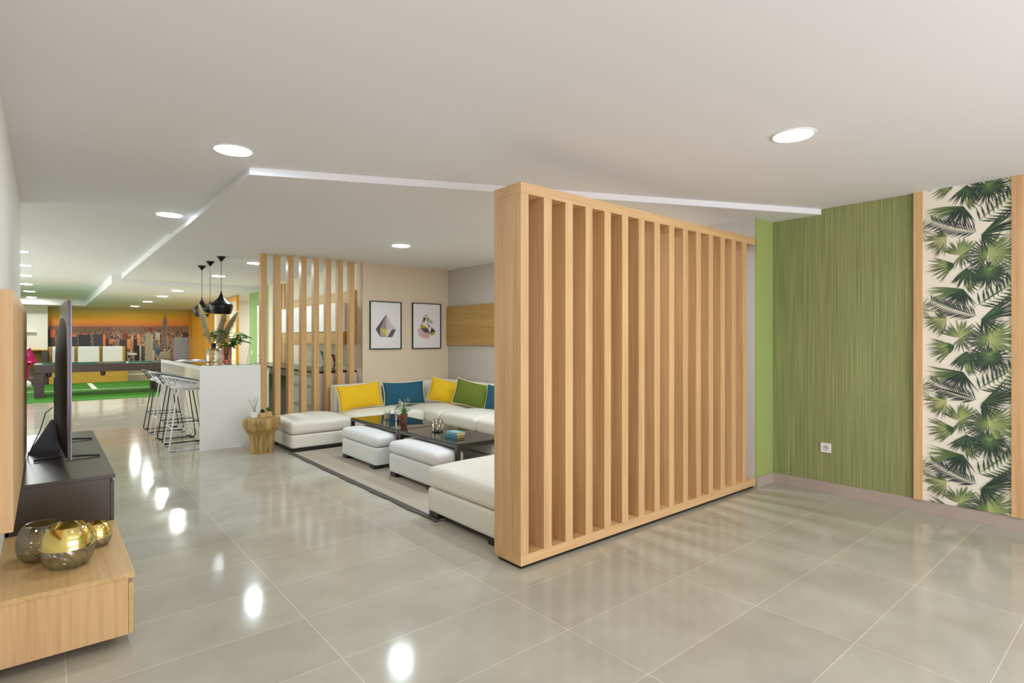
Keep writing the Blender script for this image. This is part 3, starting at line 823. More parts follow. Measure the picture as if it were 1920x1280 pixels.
def blade(bm, base, tip, w, droop=.0, n=5):
    base, tip = Vector(base), Vector(tip); d = tip - base; s = d.cross(Vector((0, 0, 1)))
    if s.length < 1e-4: s = Vector((1, 0, 0))
    s.normalize(); L = d.length; pr = None
    for i in range(n + 1):
        k = i / n; p = base + d * k - Vector((0, 0, 1)) * droop * L * k * k; ww = w * math.sin(PI * min(.97, .12 + .88 * k)) * .5 + .0004
        q = (bm.verts.new(p - s * ww + Vector((0, 0, ww * .4))), bm.verts.new(p), bm.verts.new(p + s * ww + Vector((0, 0, ww * .4))))
        if pr:
            bm.faces.new((pr[0], pr[1], q[1], q[0])); bm.faces.new((pr[1], pr[2], q[2], q[1]))
        pr = q
t = thing('potted_flower', 'small white flowering plant in a terracotta pot at the edge of the coffee table', 'potted plant', (3.215, 5.80, TT))
bm = bmesh.new(); lathe(bm, [(0, 0), (.030, 0), (.042, .088), (.045, .088), (.045, .105), (.040, .105), (.038, .085), (0, .085)], 28); obj('pot', bm, M['terracotta'], t, smooth=.6)
bm = bmesh.new(); lathe(bm, [(0, .0865), (.037, .0865), (.036, .092), (0, .095)], 20); obj('soil', bm, M['soil'], t)
bm = bmesh.new(); random.seed(3)
for i in range(46):
    a = random.uniform(0, 2 * PI); l = random.uniform(.08, .20); e = random.uniform(.6, 1.4)
    r0 = random.uniform(0, .02)
    blade(bm, (r0 * math.cos(a), r0 * math.sin(a), .09), (math.cos(a) * l * math.cos(e), math.sin(a) * l * math.cos(e), .09 + l * math.sin(e)), .008, random.uniform(0, .35))
obj('leaves', bm, M['leaf'], t, smooth=3.1)
bm = bmesh.new()
for i in range(15):
    a = random.uniform(0, 2 * PI); r = random.uniform(.01, .075); z = random.uniform(.22, .335) - r * .8
    bmesh.ops.create_icosphere(bm, subdivisions=1, radius=.0065, matrix=Matrix.Translation((r * math.cos(a), r * math.sin(a), z)))
    tube(bm, [(0, 0, .09), (r * math.cos(a) * .7, r * math.sin(a) * .7, .09 + (z - .09) * .6), (r * math.cos(a), r * math.sin(a), z)], .0011, 4)
obj('flowers', bm, M['bloom'], t, smooth=3.1)
t = thing('lidded_jar', 'round clear glass jar with knobbed lid and beads on the nearer table', 'jar', (3.19, 5.03, TT))
pr = [(0, 0), (.058, 0), (.066, .01), (.068, .085), (.060, .105), (.056, .108)]
bm = bmesh.new(); lathe(bm, pr + [(r - .003, z) for r, z in pr[::-1][:-2]] + [(.055, .005), (0, .005)], 36); obj('jar_body', bm, M['clear'], t, smooth=.9)
bm = bmesh.new(); lathe(bm, [(.061, .1085), (.062, .113), (.052, .128), (.02, .137), (.008, .140), (.009, .148), (.013, .156), (.010, .165), (0, .167), (0, .133), (.02, .132), (.05, .123), (.058, .1085)], 36, closed_prof=True); obj('lid', bm, M['clear'], t, smooth=.9)
bm = bmesh.new(); cl = bm.loops.layers.float_color.new('ink'); random.seed(12)
pal = [(40, 70, 110), (30, 34, 40), (210, 214, 216), (60, 110, 130), (120, 96, 90), (190, 200, 210)]
for i in range(40):
    a = random.uniform(0, 2 * PI); r = .046 * math.sqrt(random.random()); z = .014 + random.uniform(0, .02)
    rr = bmesh.ops.create_icosphere(bm, subdivisions=1, radius=random.uniform(.007, .0095), matrix=Matrix.Translation((r * math.cos(a), r * math.sin(a), z)))
    c = srgb(*random.choice(pal))
    for v in rr['verts']:
        for f in v.link_faces:
            for lp in f.loops: lp[cl] = c
po = obj('beads', bm, M['ink_gloss'], t, smooth=3.1); po['kind'] = 'stuff'; po['label'] = 'dark blue and white glass beads'

def book(label, loc, rz, w, d, h, cover, pages, z):
    t = thing('book', label, 'book', (loc[0], loc[1], z), rz, 'small books on the nearer coffee table')
    cm = noisy('book cover %d %d %d' % cover, cover, .4, .15, 30)
    bm = bmesh.new(); cube(bm, -w / 2, w / 2, -d / 2, d / 2, 0, .002); cube(bm, -w / 2, w / 2, -d / 2, d / 2, h - .002, h); cube(bm, -w / 2, -w / 2 + .002, -d / 2, d / 2, .002, h - .002)
    obj('cover', bm, cm, t)
    box('pages', noisy('pages %d %d %d' % pages, pages, .8, .1, 200, (.05, .05, 3)), -w / 2 + .0025, w / 2 - .003, -d / 2 + .003, d / 2 - .003, .0022, h - .0022, t)
    return t
book('thick blue paperback at the bottom of the stack on the nearer table', (3.14, 4.64), math.radians(12), .11, .17, .030, (74, 140, 160), (226, 190, 120), TT)
book('turquoise and cream paperback lying on top of the blue book', (3.15, 4.63), math.radians(4), .11, .175, .024, (120, 170, 168), (232, 196, 130), TT + .0305)

# ------------------------------------------------------------------ framed prints
def framed(label, x0, x1, z0, z1, art):
    t = thing('framed_print', label, 'picture'); Y = 7.8
    bm = bmesh.new(); f = .014
    for a, b, c, d in ((x0, x1, z0, z0 + f), (x0, x1, z1 - f, z1), (x0, x0 + f, z0 + f, z1 - f), (x1 - f, x1, z0 + f, z1 - f)):
        cube(bm, a, b, Y - .028, Y, c, d)
    obj('frame', bm, M['black_plastic'], t)
    box('mount', M['paper'], x0 + f, x1 - f, Y - .012, Y - .001, z0 + f, z1 - f, t)
    ik = Ink(lambda u, v, l: (x0 + u * (x1 - x0), Y - .0125 - l, z1 - v * (z1 - z0)))
    ik.poly([(.06, .04), (.94, .04), (.94, .96), (.06, .96)], (226, 222, 222), 0)
    for k, (pts, c) in enumerate(art): ik.poly(pts, c, .0004 + .0001 * k)
    ik.build('print', M['ink'], t)
def n1(pts): return [((x - 145) / 615, (y - 150) / 950) for x, y in pts]
art1 = [(n1([(460, 405), (258, 705), (345, 860), (345, 690)]), (92, 74, 80)), (n1([(460, 405), (345, 690), (460, 705)]), (146, 138, 136)),
        (n1([(460, 405), (460, 705), (555, 705)]), (202, 176, 180)), (n1([(460, 405), (555, 705), (655, 705)]), (198, 198, 190)),
        (n1([(345, 690), (345, 860), (470, 860)]), (168, 158, 152)), (n1([(345, 690), (470, 860), (460, 705)]), (196, 184, 50)),
        (n1([(460, 705), (470, 860), (575, 705)]), (216, 204, 202)), (n1([(655, 705), (575, 705), (480, 860), (580, 860)]), (88, 80, 84))]
def n2(pts): return [((x - 985) / 565, (y - 185) / 915) for x, y in pts]
art2 = [(n2([(1262, 405), (1200, 470), (1300, 465)]), (180, 174, 168)), (n2([(1200, 470), (1160, 590), (1215, 590)]), (196, 150, 130)),
        (n2([(1200, 470), (1255, 480), (1215, 590)]), (66, 56, 62)), (n2([(1255, 480), (1300, 465), (1340, 540), (1260, 560)]), (170, 156, 96)),
        (n2([(1300, 465), (1380, 545), (1390, 600), (1310, 580)]), (160, 170, 152)), (n2([(1150, 600), (1230, 640), (1295, 690), (1140, 690)]), (166, 150, 40)),
        (n2([(1215, 590), (1260, 570), (1295, 680)]), (222, 220, 220)), (n2([(1270, 560), (1360, 660), (1295, 680)]), (190, 130, 150)),
        (n2([(1140, 690), (1295, 690), (1330, 790), (1220, 770)]), (82, 64, 84)), (n2([(1295, 690), (1360, 665), (1330, 790)]), (230, 230, 228)),
        (n2([(1360, 665), (1445, 745), (1330, 795)]), (62, 62, 56)), (n2([(1445, 745), (1430, 800), (1370, 835), (1330, 795)]), (150, 168, 60)),
        (n2([(1140, 690), (1080, 710), (1110, 830), (1180, 880), (1220, 770)]), (198, 170, 172)), (n2([(1220, 770), (1180, 880), (1310, 900), (1330, 790)]), (206, 160, 150)),
        (n2([(1330, 795), (1310, 900), (1370, 835)]), (206, 200, 190))]
framed('black framed print of a single faceted pear shaped gem, left of the pair', 3.737, 4.268, 1.249, 1.982, art1)
framed('black framed print of two stacked faceted gems, nearer the wall corner', 4.462, 4.997, 1.249, 1.984, art2)

# ------------------------------------------------------------------ bar counter
t = thing('bar_counter', 'tall white bar counter with dark glass top and waterfall end panel', 'bar counter')
BX0, BX1, BY0, BY1, BZ = 1.48, 2.195, 7.82, 10.9, 1.068
box('end_panel', M['white_lacq'], BX0, BX1, BY0, BY0 + .05, 0, BZ, t, .0015)
box('end_panel', M['white_lacq'], BX0, BX1, BY1 - .05, BY1, 0, BZ, t, .0015)
box('top_slab', M['white_lacq'], BX0, BX1, BY0 + .05, BY1 - .05, BZ - .05, BZ, t, .0015)
box('body', M['bar_body'], 1.80, BX1 - .01, BY0 + .05, BY1 - .05, 0, BZ - .05, t)
box('glass_top', M['bar_top'], BX0 + .002, BX1 - .002, BY0 + .002, BY1 - .002, BZ, BZ + .008, t, .0005)
BT = BZ + .008
# stools
def stool(label, x, y, wire, pad, rz=0):
    t = thing('bar_stool', label, 'bar stool', (x, y, 0), rz, 'wire bar stools along the bar counter')
    r = .0075
    for s in (-1, 1):
        bm = bmesh.new(); yb, yt = s * .215, s * .13
        tube(bm, [(-.215, yb, .012), (.215, yb, .012), (.235, yb, .03), (.13, yt, .745), (.11, yt, .755), (-.11, yt, .755), (-.13, yt, .745), (-.235, yb, .03)], r, 8, closed=True)
        obj('leg_frame', bm, wire, t, smooth=3.1)
        for x_ in (-.19, .19): box('foot_pad', M['black_plastic'], x_ - .03, x_ + .03, yb - .008, yb + .008, 0, .008, t)
    k = .28 / .745; yb = .215 + (.13 - .215) * k; xx = .235 - (.105) * k
    bm = bmesh.new(); tube(bm, [(-xx, -yb, .28), (xx, -yb, .28), (xx, yb, .28), (-xx, yb, .28)], r * .85, 8, closed=True); obj('footrest', bm, wire, t, smooth=.8)
    bm = bmesh.new(); n = 32
    def ring(rad, z, lift, sh=0): return [(rad * math.cos(2 * PI * i / n) * 1.0 + sh, rad * math.sin(2 * PI * i / n) * .98, z + lift * (.5 - .5 * math.cos(2 * PI * i / n)) ** 1.0) for i in range(n)]
    R0, R1, R2, R3 = ring(.155, .765, 0), ring(.20, .785, .02), ring(.24, .80, .07), ring(.268, .815, .125, -.01)
    tube(bm, R3, .0075, 6, closed=True); tube(bm, R2, .0035, 5, closed=True); tube(bm, R0, .005, 6, closed=True)
    for i in range(0, n, 2): tube(bm, [R0[i], R1[i], R2[i], R3[i]], .0035, 5)
    for i in range(-2, 3): 
        yy = i * .055; xh = math.sqrt(.155 ** 2 - yy * yy); tube(bm, [(-xh, yy, .765), (xh, yy, .765)], .0035, 5)
    obj('wire_seat', bm, wire, t, smooth=3.1)
    bm = bmesh.new(); lathe(bm, [(0, .769), (.165, .771), (.185, .785), (.180, .803), (.15, .812), (0, .815)], 32); obj('seat_pad', bm, pad, t, smooth=1)
    return t
stool('white wire bar stool nearest the camera, beside the white end panel', 1.405, 8.22, M['white_metal'], M['leather2'])
stool('black wire bar stool directly behind the nearest white one', 1.415, 8.83, M['black_wire'], M['leather2'])
stool('white wire bar stool, third from the camera', 1.405, 9.44, M['white_metal'], M['leather2'])
stool('black wire bar stool farthest along the counter', 1.395, 10.05, M['black_wire'], M['leather2'])

# things on the bar
t = thing('glass_vase', 'wide clear glass bottle vase with dark neck holding pampas plumes', 'vase', (1.84, 8.85, BT))
pr = [(0, 0), (.088, 0), (.095, .01), (.092, .155), (.080, .175), (.035, .195), (.028, .205), (.028, .26), (.031, .27)]
bm = bmesh.new(); lathe(bm, pr + [(r - .004, max(z, .005)) for r, z in pr[::-1][:-1]] + [(0, .006)], 36); obj('bottle', bm, M['clear'], t, smooth=.8)
bm = bmesh.new(); lathe(bm, [(.0315, .20), (.0300, .205), (.0300, .262), (.0325, .27), (.0335, .262), (.0315, .25), (.0315, .21)], 24, closed_prof=True); obj('neck_wrap', bm, M['black_metal'], t, smooth=.8)
random.seed(21)
def plume(label, root, tip, rmax, seed, bend):
    t = thing('pampas_stem', label, 'dried grass', group='dried pampas plumes in the clear vase')
    root, tip = Vector(root), Vector(tip); rnd = random.Random(seed); d = tip - root
    side = Vector(bend)
    cur = lambda k: root + d * k + side * math.sin(PI * k * .5) * .0 + side * k * k
    bm = bmesh.new(); tube(bm, [cur(i / 10) for i in range(11)], .0028, 6); obj('stem', bm, M['stalk'], t, smooth=3.1)
    bm = bmesh.new()
    K0 = .30
    for i in range(4200):
        k = K0 + (1 - K0) * rnd.random() ** .9; p = cur(k); tang = (cur(min(1, k + .02)) - cur(k - .02)).normalized()
        s = (k - K0) / (1 - K0); R = rmax * (math.sin(PI * min(1, s * .92 + .06)) ** .7)
        a = rnd.uniform(0, 2 * PI); u = tang.orthogonal().normalized(); v = tang.cross(u)
        out = (u * math.cos(a) + v * math.sin(a)) * R * rnd.uniform(.25, 1.35)
        e = p + out + tang * rnd.uniform(.02, .055) - Vector((0, 0, .008))
        w = tang.cross(out).normalized() * .003
        m_ = (p + e) / 2 + tang * .012
        v0, v1, v2, v3, v4 = (bm.verts.new(x) for x in (p - w * .4, p + w * .4, m_ + w, m_ - w, e))
        bm.faces.new((v0, v1, v2, v3)); bm.faces.new((v3, v2, v4))
    o = obj('plume', bm, M['pampas'], t, smooth=3.1); o['kind'] = 'stuff'
    return t
VX, VY = 1.84, 8.85
plume('pampas plume leaning to the left in the clear vase', (VX + .015, VY, BT + .03), (VX - .15, VY + .06, 1.87), .075, 1, (-.01, .0, .0))
plume('pampas plume leaning right, middle one of the three', (VX - .01, VY, BT + .03), (VX + .14, VY - .05, 1.885), .085, 2, (.03, -.01, 0))
plume('lower pampas plume leaning farthest to the right', (VX - .01, VY + .01, BT + .03), (VX + .24, VY - .10, 1.78), .08, 3, (.04, -.02, 0))
t = thing('pink_vase', 'pink tinted glass vase with green bamboo leaves on the bar counter', 'vase', (2.03, 8.93, BT))
pr = [(0, 0), (.062, 0), (.068, .008), (.072, .22), (.078, .235)]
bm = bmesh.new(); lathe(bm, pr + [(r - .004, max(z, .006)) for r, z in pr[::-1][:-1]] + [(0, .006)], 32); obj('vase_body', bm, M['rose_glass'], t, smooth=.8)
t2 = thing('leafy_branches', 'bunch of green leafy branches standing in the pink vase', 'foliage', (2.03, 8.93, BT))
bm = bmesh.new(); bs = bmesh.new(); random.seed(7)
for i in range(20):
    a = random.uniform(0, 2 * PI) if i > 4 else random.uniform(-1.2, .0); l = random.uniform(.10, .24) if i > 4 else random.uniform(.24, .36); z1 = .25 + random.uniform(.03, .20) * (1 if i > 4 else .7)
    P = [Vector((random.uniform(-.02, .02), random.uniform(-.02, .02), .02)), Vector((math.cos(a) * .045, math.sin(a) * .045, .23)), Vector((math.cos(a) * l * .6, math.sin(a) * l * .6, z1 + .03)), Vector((math.cos(a) * l, math.sin(a) * l, z1))]
    tube(bs, P, .0022, 5)
    for k in range(9):
        f = k / 8; p = P[1].lerp(P[2], f * 2) if f < .5 else P[2].lerp(P[3], f * 2 - 1)
        b = a + random.uniform(-1.3, 1.3); ll = random.uniform(.08, .14)
        blade(bm, p, p + Vector((math.cos(b) * ll, math.sin(b) * ll, random.uniform(-.02, .05))), .044, random.uniform(.1, .5))
obj('stems', bs, M['leaf_dark'], t2, smooth=3.1); obj('leaves', bm, M['leaf'], t2, smooth=3.1)
t = thing('open_magazine', 'white open magazine lying on the far part of the bar counter', 'magazine', (1.70, 9.55, BT), math.radians(8))
for s in (-1, 1):
    bm = bmesh.new(); pr_ = None
    for i in range(9):
        u = i / 8; x = s * u * .20; z = .004 + .014 * math.sin(PI * min(1, u * 1.1)) ; q = [bm.verts.new(v) for v in ((x, -.14, 0), (x, -.14, z), (x, .14, z), (x, .14, 0))]
        if pr_:
            for a in range(4): bm.faces.new((pr_[a], pr_[(a + 1) % 4], q[(a + 1) % 4], q[a]))
        else: bm.faces.new(q)
        pr_ = q
    bm.faces.new(pr_[::-1]); obj('page_block', bm, M['paper'], t, smooth=.6)

# ------------------------------------------------------------------ pendants
def pendant(label, x, y, ztop, zbot, prof, ceilz=FL):
    t = thing('pendant_lamp', label, 'pendant lamp', (x, y, ceilz), 0, 'black metal pendant lamps over the bar')
    bm = bmesh.new(); lathe(bm, [(0, -.075), (.006, -.07), (.062, -.004), (.062, 0), (0, 0)], 28); obj('ceiling_canopy', bm, M['black_metal'], t, smooth=.9)
    bm = bmesh.new(); tube(bm, [(0, 0, -.07), (0, 0, ztop - ceilz + .005)], .0035, 6); obj('cord', bm, M['black_plastic'], t)
    H = ztop - zbot; pp = [(r, (ztop - ceilz) - H * s) for r, s in prof]
    bm = bmesh.new(); lathe(bm, pp, 40); lathe(bm, [(max(0, r - .003), z - .0005) for r, z in pp], 40); obj('lamp_shade', bm, M['black_metal'], t, smooth=1)
    bm = bmesh.new(); lathe(bm, [(max(0.001, r - .005), z - .001) for r, z in pp], 40); obj('brass_lining', bm, M['gold'], t, smooth=1)
pendant('wide bulbous black pendant lamp, nearest of the three over the bar', 1.87, 8.52, 2.075, 1.755, [(.006, 0), (.012, .12), (.035, .28), (.075, .42), (.125, .54), (.146, .60), (.150, .63), (.149, .70), (.142, .82), (.128, .94), (.118, 1)])
pendant('flat wide black pendant lamp in the middle of the three', 1.86, 9.15, 1.96, 1.785, [(.006, 0), (.012, .2), (.03, .42), (.07, .58), (.12, .72), (.14, .82), (.138, .92), (.122, 1)])
pendant('narrow tall black pendant lamp, farthest of the three', 1.87, 9.77, 2.065, 1.75, [(.006, 0), (.012, .15), (.035, .30), (.07, .42), (.105, .52), (.121, .58), (.122, .66), (.116, .80), (.10, .92), (.085, 1)])

# ------------------------------------------------------------------ tree stump with plants
t = thing('stump_table', 'golden brown tree stump side table between the bar and the sofa', 'side table', (2.045, 7.27, 0))
bm = bmesh.new(); n = 56; rings = []; H = .435
for j in range(23):
    s = j / 22; z = H * s; ring = []
    for k in range(n):
        a = 2 * PI * k / n
        base = .125 + .028 * s + (.045 if s > .72 else .045 * max(0, (s - .52) / .2))
        fl = .012 * math.cos(3 * a + 1) + .016 * math.cos(5 * a + 2.2 + s) + .008 * math.cos(9 * a + 3 * s)
        nn = .02 * noise.noise(Vector((math.cos(a) * 2.1, math.sin(a) * 2.1, s * 3)))
        groove = -.03 * math.exp(-((a - 4.15) / .16) ** 2) * (1 if s < .86 else .2) - .022 * math.exp(-((a - 4.6) / .12) ** 2) * (1 if s < .80 else .1)
        r = base + fl + nn + groove
        if s < .06: r *= .97
        if s > .97: r *= .965
        ring.append(bm.verts.new((r * math.cos(a), r * math.sin(a), z)))
    rings.append(ring)
for j in range(22):
    for k in range(n): bm.faces.new((rings[j][k], rings[j][(k + 1) % n], rings[j + 1][(k + 1) % n], rings[j + 1][k]))
bm.faces.new(rings[0][::-1]); bm.faces.new(rings[-1]); obj('trunk', bm, M['stump_wood'], t, smooth=.9)
t = thing('reed_diffuser', 'white square reed diffuser with thin reeds on the stump', 'reed diffuser', (1.965, 7.27, .436))
box('bottle', M['white_lacq'], -.034, .034, -.034, .034, 0, .072, t, .005)
bm = bmesh.new(); lathe(bm, [(.016, .072), (.017, .075), (.017, .088), (.012, .09), (0, .09)], 16); obj('neck', bm, M['steel'], t, smooth=.6)
bm = bmesh.new(); random.seed(8)
for i in range(9):
    a = i / 9 * 2 * PI + .3; rr = random.uniform(.045, .085)
    tube(bm, [(math.cos(a) * .004, math.sin(a) * .004, .08), (math.cos(a) * rr, math.sin(a) * rr, random.uniform(.23, .265))], .0014, 5)
obj('reeds', bm, M['stalk'], t)
def succulent(label, x, y, mat, flat):
    t = thing('potted_succulent', label, 'potted plant', (x, y, .436))
    box('cube_pot', M['post_oak'], -.035, .035, -.035, .035, 0, .062, t, .004)
    bm = bmesh.new(); random.seed(int(flat * 100))
    for k in range(26):
        a = k * 2.4; e = .25 + 1.1 * (k / 26) if flat < .5 else .7 + .8 * (k / 26); l = .045 if flat < .5 else .06
        blade(bm, (0, 0, .062), (math.cos(a) * l * math.cos(e), math.sin(a) * l * math.cos(e), .062 + l * math.sin(e)), .02, 0)
    obj('rosette', bm, mat, t, smooth=3.1)
succulent('dark rosette succulent in a small wooden cube pot', 2.045, 7.215, M['leaf_dark'], .3)
succulent('bright green upright succulent in a small wooden cube pot', 2.13, 7.27, M['succulent'], .8)

# ------------------------------------------------------------------ kitchen behind the posts
t = thing('kitchen_base_cabinets', 'white kitchen base cabinets with drawers seen between the oak posts', 'cabinet')
box('carcass', M['white_lacq'], 3.05, 3.63, 8.02, 12.0, .08, .905, t, .001)
box('toe_kick', M['black_wood'], 3.10, 3.62, 8.04, 12.0, 0, .08, t)
for i, (a, b) in enumerate(((8.03, 8.63), (8.64, 9.25))):
    for z0, z1 in ((.09, .40), (.41, .70), (.71, .86)):
        d = box('drawer', M['grey_drawer'], 3.03, 3.0495, a, b, z0, z1, t, .002)
        bm = bmesh.new(); cube(bm, 3.022, 3.0295, a + .05, b - .05, z1 - .018, z1 - .006); obj('handle', bm, M['steel'], d)
for a, b in ((10.30, 10.85), (10.86, 11.42), (11.43, 11.98)): box('door', M['white_lacq'], 3.03, 3.0495, a, b, .09, .86, t, .002)
tag(box('worktop', M['dark_glass'], 3.01, 3.63, 8.005, 12.0, .905, .930, bev=.002), 'thin dark glossy kitchen worktop on the white base cabinets', 'worktop')
t = thing('built_in_cooler', 'dark glass fronted appliance with grey vent grille below the worktop', 'appliance')
box('glass_door', M['dark_glass'], 3.018, 3.0485, 9.27, 10.28, .10, .80, t, .002)
bm = bmesh.new()
for k in range(5): cube(bm, 3.02, 3.0485, 9.28, 10.27, .808 + k * .018, .820 + k * .018)
obj('vent_grille', bm, M['steel'], t)
t = thing('wall_cabinet', 'row of white wall cabinets on a wood backboard behind the oak posts', 'cabinet')
box('backboard', M['oak_band'], 3.60, 3.63, 8.01, 11.0, 1.32, 2.15, t)
box('wood_shelf_box', M['oak_band'], 3.34, 3.60, 8.02, 10.5, 1.33, 1.515, t, .002)
box('carcass', M['white_lacq'], 3.34, 3.60, 8.02, 10.55, 1.517, 1.95, t, .001)
for k in range(5): box('door', M['white_lacq'], 3.322, 3.3395, 8.03 + k * .504, 8.03 + k * .504 + .497, 1.52, 1.947, t, .002)
sbox('trim_3', M['oak_z'], 3.56, 3.63, 11.76, 11.84, .93, 2.45, 'upright oak strip at the end of the kitchen wall')
sbox('trim_4', M['oak_z'], 3.58, 3.63, 11.25, 11.30, .93, 2.50, 'slim upright oak strip on the kitchen wall')
sbox('trim_5', M['oak_z'], 3.58, 3.63, 11.42, 11.46, .93, 2.50, 'second slim upright oak strip on the kitchen wall')
def bird(name, label, x, y, mat, h):
    t = thing(name, label, 'ornament', (x, y, .930))
    bm = bmesh.new(); lathe(bm, [(0, 0), (.04, 0), (.042, .006), (.02, .02), (.010, .05), (0, .055)], 20); obj('stand', bm, M['clear'], t, smooth=.9)
    bm = bmesh.new(); P = [(-.07, .0, h), (-.05, 0, h * .93), (-.03, 0, h * .86), (0, 0, h * .72), (.02, 0, h * .5), (.015, 0, h * .3), (-.01, 0, .08), (-.03, 0, .04), (-.04, 0, .02)]
    tube(bm, P, [.003, .012, .026, .034, .042, .034, .020, .010, .004], 12); o = obj('glass_figure', bm, mat, t, smooth=3.1)
    return t
bird('glass_ornament', 'aqua green glass figure on the kitchen worktop between two posts', 3.34, 8.55, M['aqua_glass'], .30)
bird('glass_ornament', 'dark red glass figure on the kitchen worktop beside the aqua one', 3.42, 8.32, M['red_glass'], .25)

# ------------------------------------------------------------------ sage wall door, amber doors, side room chair
t = thing('door_1', 'white door in the sage green wall', 'door'); t['kind'] = 'structure'
box('door_leaf', M['white_lacq'], 3.605, 3.63, 12.42, 13.12, 0, 2.15, t, .003)
bm = bmesh.new(); tube(bm, [(3.60, 13.02, 1.05), (3.56, 13.02, 1.05), (3.56, 12.90, 1.05)], .009, 8); obj('door_handle', bm, M['steel'], t, smooth=.8)
del t['category']
# amber glazed panels, along a slightly turned wall from (3.47,14.3) to (4.0,23.1)
ang = math.atan2(3.98 - 3.47, 23.1 - 14.3)
for k in range(4):
    y0 = k * 2.19
    t = thing('sliding_panel', ['nearest amber wood panel with pale framed opening, by the side room', 'second amber wood panel behind the pendants and pampas', 'third amber wood panel toward the city mural', 'farthest amber wood panel touching the city mural'][k],
              'door panel', (3.47 + math.sin(ang) * y0, 14.3 + math.cos(ang) * y0, 0), -ang, 'amber wood panels along the right of the games area')
    bm = bmesh.new()
    for a, b, c, d in ((0, 2.18, 0, .28), (0, 2.18, 2.33, 2.44), (0, .12, .28, 2.33), (2.06, 2.18, .28, 2.33), (1.03, 1.15, .28, 2.33)):
        cube(bm, 0, .05, a, b, c, d)
    obj('frame', bm, M['amber_wood'], t)
    box('infill', M['cream_wall'] if k == 0 else M['amber_wood'], .02, .04, .12, 1.03, .28, 2.33, t)  # cream colour on the nearest panel paints a glossy reflection
    box('infill', M['amber_wood'], .02, .04, 1.15, 2.06, .28, 2.33, t)
t = thing('office_chair', 'white office chair with chrome arms in the side room beyond the bar', 'chair', (4.0, 15.4, 0), math.radians(200))
bm = bmesh.new(); softbox(bm, -.24, .24, -.24, .24, .46, .52, .025, .01, 8); obj('seat', bm, M['leather2'], t, smooth=3.1)
bm = bmesh.new(); softbox(bm, -.23, .23, .22, .27, .55, 1.38, .024, 0, 8)
for v in bm.verts: v.co.y += (v.co.z - .55) * .22
obj('backrest', bm, M['leather2'], t, smooth=3.1)
for s in (-1, 1):
    bm = bmesh.new(); tube(bm, [(s * .24, .24, .50), (s * .29, .28, .78), (s * .29, -.16, .76), (s * .25, -.18, .50)], .013, 8); obj('armrest', bm, M['steel'], t, smooth=.9)
bm = bmesh.new(); tube(bm, [(0, 0, .46), (0, 0, .10)], .025, 12); obj('column', bm, M['steel'], t, smooth=.9)
bm = bmesh.new()
for k in range(5):
    a = k * 2 * PI / 5; tube(bm, [(0, 0, .11), (math.cos(a) * .3, math.sin(a) * .3, .055)], .016, 6); bmesh.ops.create_uvsphere(bm, u_segments=10, v_segments=6, radius=.028, matrix=Matrix.Translation((math.cos(a) * .3, math.sin(a) * .3, .028)))
obj('star_base', bm, M['steel'], t, smooth=.9)

# ------------------------------------------------------------------ turf, pool table, bench, desk
t = thing('artificial_turf', 'bright green artificial turf with white lines under the pool table', 'turf')
box('grass', M['turf'], -3.2, 2.9, 16.05, 22.35, 0, .012, t)
box('line', M['stripe'], -3.2, 2.9, 19.28, 19.38, .012, .0135, t); box('line', M['stripe'], 1.0, 1.12, 19.38, 22.1, .012, .0135, t)
t = thing('pool_table', 'dark wood pool table with teal cloth standing on the green turf', 'pool table')
PX0, PX1, PY0, PY1 = -.21, 2.42, 17.17, 18.55
bm = bmesh.new()
for a, b, c, d in ((PX0, PX1, PY0, PY0 + .13), (PX0, PX1, PY1 - .13, PY1), (PX0, PX0 + .13, PY0 + .13, PY1 - .13), (PX1 - .13, PX1, PY0 + .13, PY1 - .13)): cube(bm, a, b, c, d, .60, .80, .004)
obj('rail', bm, M['pool_wood'], t)
box('cloth', M['felt'], PX0 + .13, PX1 - .13, PY0 + .13, PY1 - .13, .70, .765, t)
bm = bmesh.new()
for a, b, c, d in ((PX0 + .13, PX1 - .13, PY0 + .13, PY0 + .17), (PX0 + .13, PX1 - .13, PY1 - .17, PY1 - .13), (PX0 + .13, PX0 + .17, PY0 + .17, PY1 - .17), (PX1 - .17, PX1 - .13, PY0 + .17, PY1 - .17)): cube(bm, a, b, c, d, .765, .796)
obj('rail_cushion', bm, M['felt'], t)
for x in (PX0, PX1 - .18):
    for y in (PY0 + .02, PY1 - .20): box('leg', M['pool_wood'], x, x + .18, y, y + .18, .012, .60, t, .004)
for x, y in ((PX0 + .27, PY0 + .12), (1.10, PY0 + .10), (PX1 - .27, PY0 + .12)):
    bm = bmesh.new(); lathe(bm, [(.05, .60), (.055, .57), (.045, .50), (0, .49)], 16, x, y); obj('ball_pocket', bm, M['black_plastic'], t, smooth=1)
bm = bmesh.new(); bmesh.ops.create_uvsphere(bm, u_segments=20, v_segments=12, radius=.029, matrix=Matrix.Translation((1.62, 17.42, .765 + .029)))
tag(obj('cue_ball', bm, M['white_lacq'], smooth=3.1), 'white cue ball near the front rail of the pool table', 'ball')
bm = bmesh.new(); tube(bm, [(.98, 17.24, .812), (1.45, 17.27, .812)], .010, 8, r1=.008)
tag(obj('pool_cue', bm, M['stalk'], smooth=.9), 'pale wooden cue end lying on the front rail of the pool table', 'cue')
bm = bmesh.new(); bmesh.ops.create_uvsphere(bm, u_segments=20, v_segments=12, radius=.12, matrix=Matrix.Translation((-.42, 20.6, .133)))
tag(obj('white_ball', bm, M['white_lacq'], smooth=3.1), 'white football on the turf behind the left pool table leg', 'ball')
bm = bmesh.new(); tube(bm, [(1.72, 11.25, 0), (1.72, 11.25, .98)], .018, 8); ob = obj('bar_post', bm, M['black_metal'])
tag(ob, 'thin dark post with a red cap behind the far end of the bar counter', 'post')
